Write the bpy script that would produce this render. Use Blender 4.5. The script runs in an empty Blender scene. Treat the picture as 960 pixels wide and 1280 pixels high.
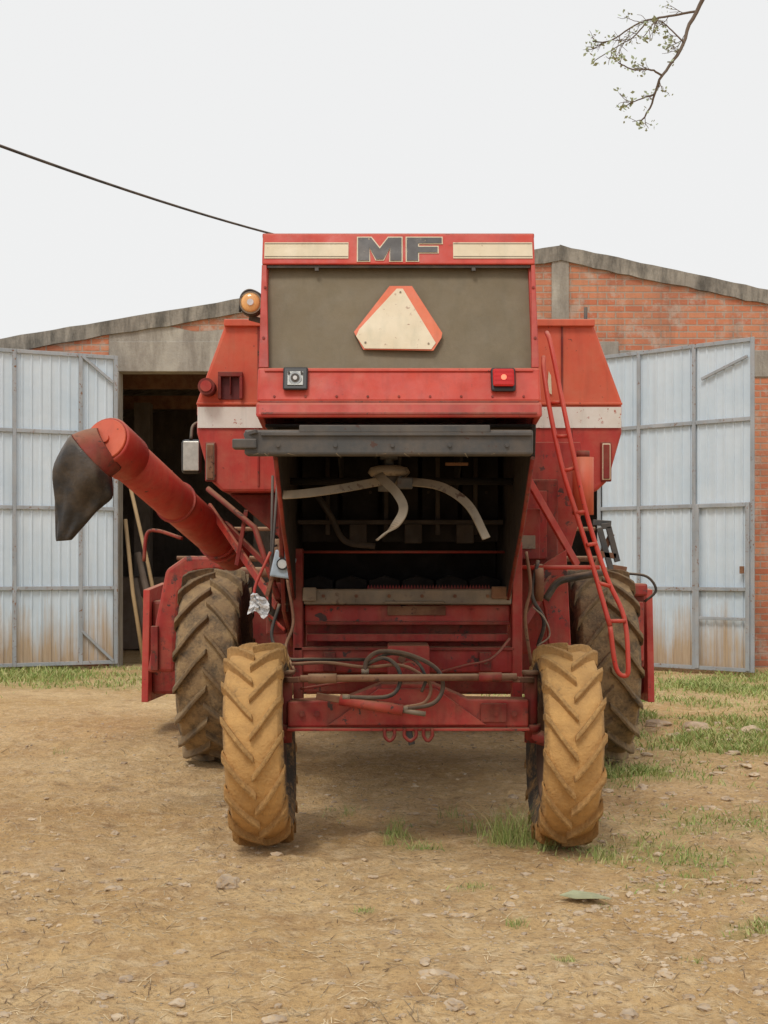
import bpy, math, random
import bmesh
from mathutils import Vector, Matrix, noise
random.seed(7)
scene = bpy.context.scene
R_ = random.random
def U(a,b): return random.uniform(a,b)

# ------------------------------------------------------------------ materials
def new_mat(name):
    m = bpy.data.materials.new(name); m.use_nodes = True
    nt = m.node_tree
    return m, nt, nt.nodes, nt.links, nt.nodes["Principled BSDF"]

def nnoise(nt, vec, scale, detail=5, rough=0.6, dist=0.0):
    n = nt.nodes.new("ShaderNodeTexNoise")
    n.inputs["Scale"].default_value = scale
    n.inputs["Detail"].default_value = min(detail,5)
    n.inputs["Roughness"].default_value = rough
    n.inputs["Distortion"].default_value = dist
    nt.links.new(vec, n.inputs["Vector"])
    return n.outputs["Fac"]
def nramp(nt, fac, a, b, va=0.0, vb=1.0):
    r = nt.nodes.new("ShaderNodeMapRange")
    r.inputs["From Min"].default_value = a; r.inputs["From Max"].default_value = b
    r.inputs["To Min"].default_value = va; r.inputs["To Max"].default_value = vb
    nt.links.new(fac, r.inputs["Value"])
    return r.outputs["Result"]
def nmix(nt, fac, c1, c2, mode='MIX'):
    m = nt.nodes.new("ShaderNodeMixRGB"); m.blend_type = mode
    for i, c in ((1, c1), (2, c2)):
        if isinstance(c, (tuple, list)): m.inputs[i].default_value = (*c[:3], 1)
        else: nt.links.new(c, m.inputs[i])
    if isinstance(fac, (int, float)): m.inputs[0].default_value = fac
    else: nt.links.new(fac, m.inputs[0])
    return m.outputs[0]
def nmath(nt, op, a, b=None):
    m = nt.nodes.new("ShaderNodeMath"); m.operation = op
    for i, c in ((0, a), (1, b)):
        if c is None: continue
        if isinstance(c, (int, float)): m.inputs[i].default_value = c
        else: nt.links.new(c, m.inputs[i])
    return m.outputs[0]
def nbump(nt, h, strength, dist=0.01):
    b = nt.nodes.new("ShaderNodeBump")
    b.inputs["Strength"].default_value = strength
    b.inputs["Distance"].default_value = dist
    nt.links.new(h, b.inputs["Height"])
    nt.links.new(b.outputs["Normal"], nt.nodes["Principled BSDF"].inputs["Normal"])
def ncoord(nt, scale=(1,1,1)):
    t = nt.nodes.new("ShaderNodeTexCoord")
    mp = nt.nodes.new("ShaderNodeMapping")
    mp.inputs["Scale"].default_value = scale
    nt.links.new(t.outputs["Object"], mp.inputs["Vector"])
    return mp.outputs["Vector"]

def weathered(name, c1, c2, rough=0.5, metal=0.0, dust=0.25, dustcol=(0.46,0.31,0.18),
              chip=0.62, chipcol=(0.07,0.03,0.02), streak=0.25, bump=0.15, vscale=2.5, bigchip=(0.45,0.6), cs=28):
    m, nt, N, L, P = new_mat(name)
    v = ncoord(nt)
    col = nmix(nt, nramp(nt, nnoise(nt, v, vscale, 5), 0.35, 0.68), c1, c2)
    sv = ncoord(nt, (1,1,0.08))
    col = nmix(nt, nramp(nt, nnoise(nt, sv, 18, 4), 0.5, 0.75, 0, streak), col, (c1[0]*0.35, c1[1]*0.5, c1[2]*0.5))
    g = N.new("ShaderNodeNewGeometry"); sx = N.new("ShaderNodeSeparateXYZ")
    L.new(g.outputs["Normal"], sx.inputs[0])
    up = nramp(nt, sx.outputs["Z"], 0.2, 1.0, 0.0, min(1, dust*2.2))
    pat = nramp(nt, nnoise(nt, v, 6, 5, 0.7), 0.40, 0.75, 0, dust)
    col = nmix(nt, nmath(nt, 'MAXIMUM', up, pat), col, dustcol)
    chipm = nramp(nt, nnoise(nt, v, cs, 5, 0.65), chip, chip+0.03)
    big = nramp(nt, nnoise(nt, v, 3.1, 3), *bigchip)
    cm = nmath(nt, 'MULTIPLY', chipm, big)
    col = nmix(nt, cm, col, chipcol)
    L.new(col, P.inputs["Base Color"])
    rr = nramp(nt, nnoise(nt, v, 9, 4), 0.3, 0.7, rough-0.1, rough+0.2)
    L.new(rr, P.inputs["Roughness"])
    P.inputs["Metallic"].default_value = metal
    nbump(nt, nnoise(nt, v, 14, 5, 0.7), bump, 0.01)
    return m

RED   = weathered("red_paint", (0.38,0.024,0.019), (0.50,0.044,0.030), 0.5, dust=0.22, chip=.65, streak=.35)
REDO  = weathered("red_paint_sunfaded", (0.54,0.068,0.030), (0.66,0.130,0.062), 0.52, dust=0.20, streak=0.25, chip=.66, vscale=1.4)
REDD  = weathered("red_paint_grimy", (0.17,0.014,0.012), (0.31,0.024,0.019), 0.68, dust=0.38, dustcol=(0.27,0.15,0.08), chip=0.57, streak=0.6)
REDW  = weathered("red_paint_worn", (0.30,0.020,0.017), (0.43,0.034,0.026), 0.58, dust=0.34, dustcol=(0.36,0.20,0.11), chip=0.58, chipcol=(0.07,0.035,0.03), streak=0.6, bigchip=(0.42,0.60), cs=16)
REDB  = weathered("red_paint_bright", (0.48,0.030,0.020), (0.60,0.060,0.034), 0.5, dust=0.18, chip=0.645, streak=0.3, bigchip=(.5,.62))
CREAM = weathered("cream_decal", (0.66,0.56,0.39), (0.76,0.67,0.50), 0.5, dust=0.2, chip=0.63, chipcol=(0.25,0.1,0.06), streak=0.2)
OLIVE = weathered("dusty_grille_sheet", (0.15,0.122,0.080), (0.21,0.172,0.115), 0.8, dust=0.34, dustcol=(0.29,0.235,0.16), chip=0.75, streak=0.2, bump=0.3, vscale=1.1)
DARK  = weathered("dark_steel", (0.045,0.048,0.052), (0.075,0.075,0.075), 0.55, dust=0.16, chip=0.62, bump=0.2)
INTER = weathered("shaded_interior", (0.006,0.005,0.005), (0.011,0.008,0.007), 0.9, dust=0.02, chip=0.70, chipcol=(0.03,0.016,0.012))  # near-black base colour paints the hood cavity's shade into its inner parts
STEEL = weathered("worn_steel", (0.16,0.13,0.10), (0.25,0.21,0.16), 0.6, 0.2, dust=0.35, chip=0.58)
BLADE = weathered("blade_metal", (0.16,0.14,0.11), (0.28,0.24,0.18), 0.5, 0.2, dust=0.3, chip=0.55)
RUST  = weathered("rusty_iron", (0.12,0.045,0.028), (0.22,0.10,0.05), 0.8, 0.0, dust=0.35, chip=0.6)
BLACK = weathered("black_rubber", (0.015,0.015,0.016), (0.03,0.03,0.03), 0.6, dust=0.25, chip=0.9)
BOOT  = weathered("boot_rubber", (0.013,0.013,0.015), (0.034,0.032,0.031), 0.45, dust=0.16, chip=0.9, bump=0.8)
WHITE = weathered("white_paint", (0.68,0.66,0.60), (0.78,0.77,0.73), 0.5, dust=0.25, chip=0.62, chipcol=(0.4,0.1,0.06))
LETTER= weathered("letter_grey", (0.055,0.055,0.06), (0.09,0.09,0.095), 0.5, dust=0.15, chip=0.64, chipcol=(0.4,0.32,0.22))
ORANGE= weathered("orange_reflector", (0.64,0.11,0.04), (0.72,0.16,0.065), 0.4, dust=0.12, chip=0.66, chipcol=(.5,.3,.2))

def simple(name, col, rough=0.4, metal=0, emis=None, es=0.0, trans=0):
    m, nt, N, L, P = new_mat(name)
    v = ncoord(nt)
    c = nmix(nt, nramp(nt, nnoise(nt, v, 25, 4), 0.35, 0.7), col, tuple(x*0.75 for x in col))
    L.new(c, P.inputs["Base Color"])
    P.inputs["Roughness"].default_value = rough; P.inputs["Metallic"].default_value = metal
    if emis: P.inputs["Emission Color"].default_value = (*emis,1); P.inputs["Emission Strength"].default_value = es
    return m
REDLENS = simple("red_lens", (0.45,0.01,0.01), 0.15, 0, (1,0.03,0.02), 0.12)
AMBER = simple("amber_lens", (0.80,0.42,0.16), 0.12, 0, (1,0.55,0.2), 0.1)
GLASS = simple("lamp_glass", (0.55,0.56,0.55), 0.08, 0.6)
PLAST = simple("white_plastic", (0.75,0.76,0.78), 0.35)
BLUEW = simple("bluish_housing", (0.42,0.52,0.62), 0.35)
BEZEL = simple("lamp_bezel", (0.02,0.02,0.022), 0.4)
WOOD  = weathered("bamboo", (0.30,0.20,0.10), (0.42,0.29,0.15), 0.7, dust=0.1, chip=0.8)
BARK  = weathered("bark", (0.10,0.07,0.05), (0.17,0.13,0.10), 0.9, dust=0.0, chip=0.7)
HOSE  = BLACK

def tyre_mat(name, mud_lo, mud_hi, mudcol, mudcol2):
    m, nt, N, L, P = new_mat(name)
    v = ncoord(nt)
    att = N.new("ShaderNodeAttribute"); att.attribute_name = "tread"
    n = nnoise(nt, v, 7, 5, 0.65)
    n2 = nnoise(nt, v, 45, 4, 0.7)
    base = nmix(nt, n2, (0.03,0.028,0.026), (0.085,0.073,0.06))
    f = nmath(nt,'ADD', n, nmath(nt,'MULTIPLY', att.outputs["Fac"], mud_hi))
    f = nmath(nt,'ADD', f, nmath(nt,'MULTIPLY', nmath(nt,'SUBTRACT', n2, 0.5), 0.5))
    mask = nramp(nt, f, 0.50-mud_lo, 0.84-mud_lo)
    mud = nmix(nt, nramp(nt, nnoise(nt, v, 12, 5), 0.3, 0.7), mudcol, mudcol2)
    at2 = N.new("ShaderNodeAttribute"); at2.attribute_name = "top"
    mud = nmix(nt, nmath(nt,'MULTIPLY', at2.outputs["Fac"], nramp(nt, n2, .35,.7,.2,.8)), mud, tuple(x*.45 for x in mudcol2))
    L.new(nmix(nt, mask, base, mud), P.inputs["Base Color"])
    P.inputs["Roughness"].default_value = 0.88
    nbump(nt, nmath(nt,'ADD', n2, nmath(nt,'MULTIPLY', n, 2.0)), 0.6, 0.014)
    return m
TYRE_S = tyre_mat("muddy_tyre", 0.0, 0.44, (0.60,0.35,0.125), (0.43,0.245,0.09))
TYRE_D = tyre_mat("dusty_tyre", 0.0, 0.28, (0.40,0.275,0.14), (0.26,0.175,0.095))

# ------------------------------------------------------------------ geometry helpers
def link(o, parent=None):
    scene.collection.objects.link(o)
    if parent is not None: o.parent = parent
    return o
def empty(name, parent=None, loc=(0,0,0), rot=(0,0,0)):
    e = bpy.data.objects.new(name, None); e.empty_display_size = 0.3
    e.location = loc; e.rotation_euler = rot
    return link(e, parent)
def mesh(name, verts, faces, mat, parent=None, smooth=False, bevel=0.0, solid=0.0):
    me = bpy.data.meshes.new(name); me.from_pydata([tuple(v) for v in verts], [], faces); me.update()
    if mat: me.materials.append(mat)
    if smooth:
        for p in me.polygons: p.use_smooth = True
    o = bpy.data.objects.new(name, me); link(o, parent)
    bm = bmesh.new(); bm.from_mesh(me); bmesh.ops.recalc_face_normals(bm, faces=bm.faces[:]); bm.to_mesh(me); bm.free()
    if solid:
        s = o.modifiers.new("s", 'SOLIDIFY'); s.thickness = solid; s.offset = 0
    if bevel:
        b = o.modifiers.new("b", 'BEVEL'); b.width = bevel; b.segments = 2; b.limit_method = 'ANGLE'
    return o
def box(name, x0,x1,y0,y1,z0,z1, mat, parent=None, bevel=0.006):
    v = [(x0,y0,z0),(x1,y0,z0),(x1,y1,z0),(x0,y1,z0),(x0,y0,z1),(x1,y0,z1),(x1,y1,z1),(x0,y1,z1)]
    f = [(0,1,2,3),(4,5,6,7),(0,1,5,4),(1,2,6,5),(2,3,7,6),(3,0,4,7)]
    return mesh(name, v, f, mat, parent, bevel=bevel)
def prism_y(name, pts, y0, y1, mat, parent=None, bevel=0.006):
    n = len(pts)
    v = [(x,y0,z) for x,z in pts] + [(x,y1,z) for x,z in pts]
    f = [tuple(range(n)), tuple(range(2*n-1,n-1,-1))] + [(i,(i+1)%n,(i+1)%n+n,i+n) for i in range(n)]
    return mesh(name, v, f, mat, parent, bevel=bevel)
def prism_x(name, pts, x0, x1, mat, parent=None, bevel=0.006):
    n = len(pts)
    v = [(x0,y,z) for y,z in pts] + [(x1,y,z) for y,z in pts]
    f = [tuple(range(n)), tuple(range(2*n-1,n-1,-1))] + [(i,(i+1)%n,(i+1)%n+n,i+n) for i in range(n)]
    return mesh(name, v, f, mat, parent, bevel=bevel)
def catmull(pts, k=6):
    P = [Vector(p) for p in pts]
    if len(P) < 3: return P
    P = [P[0]*2-P[1]] + P + [P[-1]*2-P[-2]]
    out = []
    for i in range(1, len(P)-2):
        a,b,c,d = P[i-1],P[i],P[i+1],P[i+2]
        for j in range(k):
            t = j/k
            out.append(0.5*((2*b)+(c-a)*t+(2*a-5*b+4*c-d)*t*t+(3*b-a-3*c+d)*t**3))
    out.append(P[-2]); return out
def tube_geo(pts, r, seg=10, cap=True):
    P = [Vector(p) for p in pts]; n = len(P)
    rs = r if isinstance(r,(list,tuple)) else [r]*n
    if len(rs) != n: rs = [rs[0] + (rs[-1]-rs[0])*i/(n-1) for i in range(n)]
    V=[];F=[]; prev=None
    for i in range(n):
        t = (P[min(i+1,n-1)]-P[max(i-1,0)]).normalized()
        if prev is None:
            up = Vector((0,0,1)) if abs(t.z)<0.9 else Vector((1,0,0))
            a = t.cross(up).normalized()
        else:
            a = (prev - t*prev.dot(t)).normalized()
        prev = a; b = t.cross(a)
        for j in range(seg):
            th = 2*math.pi*j/seg
            V.append(P[i]+(a*math.cos(th)+b*math.sin(th))*rs[i])
    for i in range(n-1):
        for j in range(seg):
            F.append((i*seg+j, i*seg+(j+1)%seg, (i+1)*seg+(j+1)%seg, (i+1)*seg+j))
    if cap:
        F.append(tuple(range(seg))); F.append(tuple((n-1)*seg+j for j in range(seg)))
    return V,F
def tube(name, pts, r, mat, parent=None, seg=10, curve=True, k=6):
    pp = catmull(pts,k) if curve and len(pts)>2 else pts
    V,F = tube_geo(pp, r, seg)
    o = mesh(name, V, F, mat, parent)
    for p in o.data.polygons: p.use_smooth = len(p.vertices)==4
    return o
def cyl(name, p0, p1, r, mat, parent=None, seg=24, bevel=0):
    return tube(name, [p0,p1], r, mat, parent, seg, False)
def ribbon(name, pts, wvec, thick, mat, parent=None):
    P = catmull(pts, 8); W = Vector(wvec); n=len(P); V=[];F=[]
    for i in range(n):
        t = (P[min(i+1,n-1)]-P[max(i-1,0)]).normalized()
        w = (W - t*W.dot(t)); w = w.normalized()*W.length/2
        nn = t.cross(w).normalized()*thick/2
        V += [P[i]-w-nn, P[i]+w-nn, P[i]+w+nn, P[i]-w+nn]
    for i in range(n-1):
        for j in range(4):
            F.append((i*4+j,i*4+(j+1)%4,(i+1)*4+(j+1)%4,(i+1)*4+j))
    F += [(0,1,2,3),tuple((n-1)*4+j for j in range(4))]
    return mesh(name,V,F,mat,parent,bevel=0.002)
def bar(name, p0, p1, w, t, mat, parent=None, up=(0,0,1)):
    p0=Vector(p0);p1=Vector(p1);d=(p1-p0).normalized();u=Vector(up);u=(u-d*u.dot(d)).normalized();s=d.cross(u)
    V=[]
    for p in (p0,p1):
        for a,b in ((-1,-1),(1,-1),(1,1),(-1,1)): V.append(p+s*a*t/2+u*b*w/2)
    F=[(0,1,2,3),(4,5,6,7)]+[(j,(j+1)%4,(j+1)%4+4,j+4) for j in range(4)]
    return mesh(name,V,F,mat,parent,bevel=0.004)

# ================================================================== COMBINE
H = empty("combine_harvester")
HX0, HX1 = -0.600, 0.742
def hy(z): return 6.75 - 0.3*(3.158-z)/0.938
def plate(name, pts, off, t, mat, parent=H, bevel=0.0):
    n=len(pts)
    v=[(x,hy(z)-off-t,z) for x,z in pts]+[(x,hy(z)-off,z) for x,z in pts]
    f=[tuple(range(n)),tuple(range(2*n-1,n-1,-1))]+[(i,(i+1)%n,(i+1)%n+n,i+n) for i in range(n)]
    return mesh(name,v,f,mat,parent,bevel=bevel)
def prect(name,x0,x1,z0,z1,off,t,mat,bevel=0.004): return plate(name,[(x0,z0),(x1,z0),(x1,z1),(x0,z1)],off,t,mat,H,bevel)

prism_x("hood_side_panel", [(hy(3.158),3.158),(hy(2.22),2.22),(6.9,2.18),(8.6,2.18),(8.6,3.158)], HX0, HX0+0.03, RED, H)
prism_x("hood_side_panel_b", [(hy(3.158),3.158),(hy(2.22),2.22),(6.9,2.18),(8.6,2.18),(8.6,3.158)], HX1-0.03, HX1, RED, H)
box("hood_roof", HX0-0.003, HX1+0.003, 6.74, 8.6, 3.145, 3.17, RED, H)
prect("hood_top_band", HX0+0.001, HX1-0.001, 3.0, 3.162, 0.002, 0.03, REDB, 0.008)
V=[];F=[];NX,NZ=40,18
for j in range(NZ+1):
    for i in range(NX+1):
        x=HX0+.02+(HX1-HX0-.04)*i/NX; z=2.47+.54*j/NZ
        V.append((x,hy(z)+.03+.008*noise.noise(Vector((x*3,z*3,2)))+.003*math.sin(x*9),z))
for j in range(NZ):
    for i in range(NX): F.append((j*(NX+1)+i,j*(NX+1)+i+1,(j+1)*(NX+1)+i+1,(j+1)*(NX+1)+i))
mesh("hood_grille_sheet",V,F,OLIVE,H,smooth=True)
plate("grille_frame_left", [(HX0,2.47),(HX0+0.048,2.47),(HX0+0.024,3.0),(HX0,3.0)], 0.0, 0.025, RED, H, 0.004)
plate("grille_frame_right", [(HX1,2.47),(HX1-0.036,2.47),(HX1-0.02,3.0),(HX1,3.0)], 0.0, 0.025, RED, H, 0.004)
prect("grille_rubber_top", HX0+0.026, HX1-0.022, 2.985, 2.999, 0.0, 0.018, BLACK, 0.002)
prect("hood_lower_panel", HX0-0.003, HX1+0.003, 2.30, 2.468, 0.0, 0.035, REDB, 0.012)
prect("hood_lower_flange", HX0+0.03, HX1-0.03, 2.448, 2.462, 0.036, 0.008, REDB, 0.004)
prect("hood_bottom_lip", HX0-0.006, HX1+0.006, 2.222, 2.298, -0.004, 0.045, RED, 0.015)
prect("hood_lip_seam", HX0+0.01, HX1-0.01, 2.293, 2.303, 0.028, 0.01, REDD, 0.002)
prect("hood_lip_fold", HX0+0.02, HX1-0.02, 2.236, 2.246, 0.041, 0.006, REDD, 0.002)
prect("decal_strip_left", HX0+0.012, -0.175, 3.03, 3.115, 0.033, 0.003, CREAM, 0)
prect("decal_strip_right", 0.34, HX1-0.012, 3.03, 3.115, 0.033, 0.003, CREAM, 0)
for z in (3.04,3.108):
    prect("decal_line", HX0+0.014, -0.177, z-0.002, z+0.002, 0.0365, 0.001, STEEL, 0)
    prect("decal_line", 0.342, HX1-0.014, z-0.002, z+0.002, 0.0365, 0.001, STEEL, 0)
Mp=[(0,0),(0,1),(.30,1),(.5,.52),(.70,1),(1,1),(1,0),(.74,0),(.74,.58),(.58,.05),(.42,.05),(.26,.58),(.26,0)]
Fp=[(0,0),(0,1),(1,1),(1,.76),(.32,.76),(.32,.60),(.88,.60),(.88,.36),(.32,.36),(.32,0)]
def letter(name, P, x0,x1,z0,z1):
    pts=[(x0+(x1-x0)*a, z0+(z1-z0)*b) for a,b in P]
    n=len(pts); out=[]
    area=sum(pts[i][0]*pts[(i+1)%n][1]-pts[(i+1)%n][0]*pts[i][1] for i in range(n))
    sg = 1 if area>0 else -1
    for i in range(n):
        a=Vector(pts[i-1]);b=Vector(pts[i]);c=Vector(pts[(i+1)%n])
        e1=(b-a).normalized();e2=(c-b).normalized()
        n1=Vector((e1.y,-e1.x))*sg;n2=Vector((e2.y,-e2.x))*sg
        m=(n1+n2); m = m/ max(0.4,m.length_squared/2) if m.length>0.01 else n1
        out.append(tuple(b+m*0.0055))
    plate(name+"_outline", out, 0.033, 0.003, CREAM)
    plate(name, pts, 0.0365, 0.003, LETTER)
letter("letter_m", Mp, -0.128, 0.086, 3.018, 3.140)
letter("letter_f", Fp, 0.112, 0.284, 3.018, 3.140)
plate("warning_triangle_border", [(.027,2.893),(.137,2.893),(.282,2.650),(.278,2.625),(.238,2.56),(-.1,2.565),(-.146,2.655)], -0.012, 0.012, ORANGE)
plate("warning_triangle_centre", [(.062,2.878),(.092,2.878),(.250,2.598),(.228,2.566),(-.094,2.570),(-.135,2.632),(-.120,2.668)], 0.0005, 0.004, CREAM)
for (x,z) in ((.08,2.86),(-.09,2.60),(.215,2.595)):
    plate("triangle_bolt", [(x+.005*math.cos(a*math.pi/3),z+.005*math.sin(a*math.pi/3)) for a in range(6)], 0.005,0.004,STEEL)
for i in range(9):
    x=HX0+0.08+i*(HX1-HX0-0.16)/8
    plate("panel_bolt", [(x+.006*math.cos(a*math.pi/3),2.325+.006*math.sin(a*math.pi/3)) for a in range(6)], 0.035,0.005,REDD)
for z in (2.62,2.88):
    for x in (HX0+0.02,HX1-0.014):
        plate("frame_bolt", [(x+.007*math.cos(a*math.pi/3),z+.007*math.sin(a*math.pi/3)) for a in range(6)], 0.025,0.006,REDD)
for x in (-0.33,0.44): prect("grille_clip", x-.01,x+.01,2.968,2.985,0.0,0.02,BLACK,0.002)
# lamps
cx,cz,w,h=-0.42,2.41,0.118,0.112
prect("reversing_lamp_housing",cx-w/2,cx+w/2,cz-h/2,cz+h/2,0.036,0.035,BEZEL,0.008)
y=hy(cz)-0.071
prect("reversing_lamp_reflector",cx-w*.32,cx+w*.32,cz-h*.31,cz+h*.31,0.0715,0.004,simple("lamp_chrome",(0.36,0.36,0.34),0.25,0.6),0.004)
cyl("reversing_lamp_lens",(cx,y,cz),(cx,y-0.014,cz),0.030,GLASS,H)
cyl("reversing_lamp_ring",(cx,y-0.014,cz),(cx,y-0.018,cz),0.021,DARK,H)
cyl("reversing_lamp_bulb",(cx,y-0.016,cz),(cx,y-0.022,cz),0.010,PLAST,H)
for a,b in ((-1,-1),(1,-1),(1,1),(-1,1)): cyl("lamp_screw",(cx+a*.030,y,cz+b*.027),(cx+a*.030,y-.008,cz+b*.027),.006,DARK,H,8)
cx,cz,w,h=0.566,2.405,0.118,0.118
prect("tail_lamp_housing",cx-w/2,cx+w/2,cz-h/2,cz+h/2,0.036,0.030,BEZEL,0.012)
y=hy(cz)-0.071
prect("tail_lamp_lens",cx-w*.43,cx+w*.43,cz-h*.30,cz+h*.44,0.0665,0.020,REDLENS,0.012)
for k in range(4): prect("tail_lamp_rib",cx-w*.38,cx+w*.38,cz-h*.22+k*h*.17,cz-h*.20+k*h*.17,0.0866,0.002,REDLENS,0)
cyl("tail_lamp_bulb",(cx,y-0.014,cz+.008),(cx,y-0.019,cz+.008),0.013,simple("lit_bulb",(0.9,0.25,0.15),0.2,0,(1,0.22,0.12),0.9),H)

# frame bar under hood
box("deflector_frame_bar",-0.66,0.705,6.42,6.52,2.045,2.165,DARK,H,0.012)
box("deflector_frame_top",-0.40,0.50,6.405,6.47,2.15,2.185,DARK,H,0.004)
box("deflector_tab",-0.715,-0.60,6.40,6.50,2.075,2.12,DARK,H,0.006)
bar("deflector_rod",(-0.66,6.45,2.14),(-0.60,6.40,2.155),0.02,0.02,DARK,H)
box("deflector_flange",-0.58,0.70,6.405,6.425,2.135,2.15,DARK,H,0.002)
for i in range(5):
    x=-.5+i*.27; cyl("deflector_bolt",(x,6.42,2.09),(x,6.41,2.09),.010,DARK,H,6)
CW=weathered("chute_wall_steel",(0.016,0.012,0.011),(0.030,0.022,0.018),0.8,dust=0.06,chip=0.6,chipcol=(.06,.025,.02))  # steel colour taken near black, chute shade painted in against ambient light
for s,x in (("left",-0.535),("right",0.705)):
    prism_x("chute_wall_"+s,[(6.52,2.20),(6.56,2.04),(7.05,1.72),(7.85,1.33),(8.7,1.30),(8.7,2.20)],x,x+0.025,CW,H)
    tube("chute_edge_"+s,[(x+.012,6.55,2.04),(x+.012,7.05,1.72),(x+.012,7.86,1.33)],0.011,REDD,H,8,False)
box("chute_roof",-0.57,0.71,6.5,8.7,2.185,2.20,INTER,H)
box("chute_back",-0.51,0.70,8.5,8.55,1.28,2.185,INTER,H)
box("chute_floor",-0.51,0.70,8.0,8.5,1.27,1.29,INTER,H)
for i in range(6):
    x=-0.49+i*0.2
    prism_y("straw_walker",[(x,1.38),(x+.185,1.38),(x+.185,1.43),(x+.09,1.46),(x,1.43)],8.1,8.5,INTER,H,0.004)
for i in range(5):
    box("straw_curtain",-0.48+i*0.235,-0.27+i*0.235,7.98+0.03*(i%2),8.0+0.03*(i%2),1.66,2.18,INTER,H,0.004)
for i in range(3):
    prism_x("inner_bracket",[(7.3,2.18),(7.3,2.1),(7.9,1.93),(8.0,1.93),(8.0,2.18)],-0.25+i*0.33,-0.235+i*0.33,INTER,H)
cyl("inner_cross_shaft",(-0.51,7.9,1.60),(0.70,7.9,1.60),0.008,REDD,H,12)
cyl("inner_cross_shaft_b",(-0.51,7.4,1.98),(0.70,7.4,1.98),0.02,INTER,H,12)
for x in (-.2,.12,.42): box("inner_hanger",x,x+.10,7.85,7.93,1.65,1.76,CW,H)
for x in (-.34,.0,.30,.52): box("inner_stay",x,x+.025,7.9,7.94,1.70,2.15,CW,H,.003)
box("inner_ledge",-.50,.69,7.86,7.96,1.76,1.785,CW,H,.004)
box("inner_tag",.32,.44,7.1,7.115,2.045,2.06,RUST,H,.002)
for i in range(7): cyl("inner_bolt",(-.42+i*.17,7.97,1.95),(-.42+i*.17,7.955,1.95),.009,CW,H,6)
tube("inner_pipe",[(-.4,7.7,1.95),(-.30,7.7,1.80),(-.22,7.7,1.66),(-.05,7.7,1.63)],0.018,CW,H)
tv=[];tf=[]
for i in range(40):
    x=-0.10+i*0.018
    b=len(tv); tv+= [(x,7.93,1.385),(x+.018,7.93,1.385),(x+.009,7.93,1.41)]; tf.append((b,b+1,b+2))
mesh("walker_teeth",tv,tf,REDD,H,solid=0.003)

# spreader
sx_,sy_=0.025,6.92
cyl("spreader_shaft",(sx_,sy_,2.19),(sx_,sy_,1.95),0.024,DARK,H)
cyl("spreader_collar",(sx_,sy_,2.06),(sx_,sy_,2.11),0.045,DARK,H)
tube("spreader_disc",[(sx_,sy_,2.032),(sx_,sy_,2.02),(sx_,sy_,1.995),(sx_,sy_,1.975)],[0.05,0.095,0.108,0.09],STEEL,H,28,False)
cyl("spreader_hub",(sx_,sy_,1.975),(sx_,sy_,1.90),0.055,DARK,H)
for i in range(6):
    a=i*1.047+.3; x=sx_+.075*math.cos(a); y=sy_+.075*math.sin(a)
    cyl("spreader_bolt",(x,y,1.99),(x,y,1.945),0.012,DARK,H,6)
box("spreader_clamp",sx_+.04,sx_+.12,6.84,6.92,1.91,1.965,DARK,H,0.006)
ribbon("spreader_blade_left",[(-0.505,6.80,1.875),(-0.38,6.76,1.882),(-0.2,6.8,1.91),(-.03,6.87,1.945),(0.04,6.92,1.955)],(0,0.012,0.042),0.01,BLADE,H)
ribbon("spreader_blade_right",[(0.02,6.9,1.955),(0.13,6.86,1.945),(0.29,6.80,1.915),(0.42,6.74,1.82),(0.505,6.70,1.655)],(0.008,0.02,0.040),0.01,BLADE,H)
ribbon("spreader_blade_front",[(-0.03,6.86,1.985),(-0.01,6.76,1.955),(0.06,6.66,1.88),(0.095,6.62,1.80),(0.055,6.60,1.72),(-0.035,6.58,1.645)],(0.036,0.0,0.028),0.01,BLADE,H)

# lower rear panels
box("sill_bar",-0.465,0.738,7.86,7.93,1.295,1.385,STEEL,H,0.01)
box("sill_block",-0.47,-0.39,7.83,7.86,1.315,1.395,STEEL,H)
box("sill_block",0.62,0.735,7.83,7.86,1.33,1.40,RUST,H)
box("sill_patch",0.0,0.35,7.84,7.86,1.30,1.315,STEEL,H)
for i in range(6): cyl("sill_bolt",(-.35+i*.19,7.86,1.345),(-.35+i*.19,7.85,1.345),.011,RUST,H,6)
box("rear_panel_upper",-0.465,0.738,7.96,8.02,1.175,1.29,REDW,H,0.008)
box("rear_panel_recess",-0.465,0.738,8.10,8.14,1.04,1.18,REDD,H,0.006)
box("rear_panel_rib",-0.46,0.735,7.93,7.96,1.175,1.195,REDD,H,0.004)
box("rear_ledge",-0.455,0.73,7.98,8.05,1.075,1.12,REDW,H,0.006)
box("patch_plate",0.02,0.36,7.94,7.955,1.23,1.285,RUST,H,0.002)
for i in range(8): cyl("panel_rivet",(-.42+i*.155,7.96,1.265),(-.42+i*.155,7.952,1.265),.007,REDD,H,8)
box("rear_beam",-0.52,0.755,7.88,8.05,0.90,1.045,REDW,H,0.01)
box("rear_beam_flange",-0.52,0.755,7.86,7.88,1.03,1.048,REDD,H,0.003)
box("rear_post_left",-0.525,-0.47,7.86,7.98,0.70,1.62,REDD,H)
box("rear_post_right",0.742,0.80,7.86,7.98,0.68,1.66,REDW,H)
box("under_beam",-0.46,0.74,8.1,8.25,0.86,1.03,REDD,H)
for x in (-.35,.55):
    box("beam_bracket",x,x+.07,7.84,7.88,.91,1.02,REDD,H,.005)
    cyl("bracket_bolt",(x+.035,7.84,.965),(x+.035,7.82,.965),.014,RUST,H,6)
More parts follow.
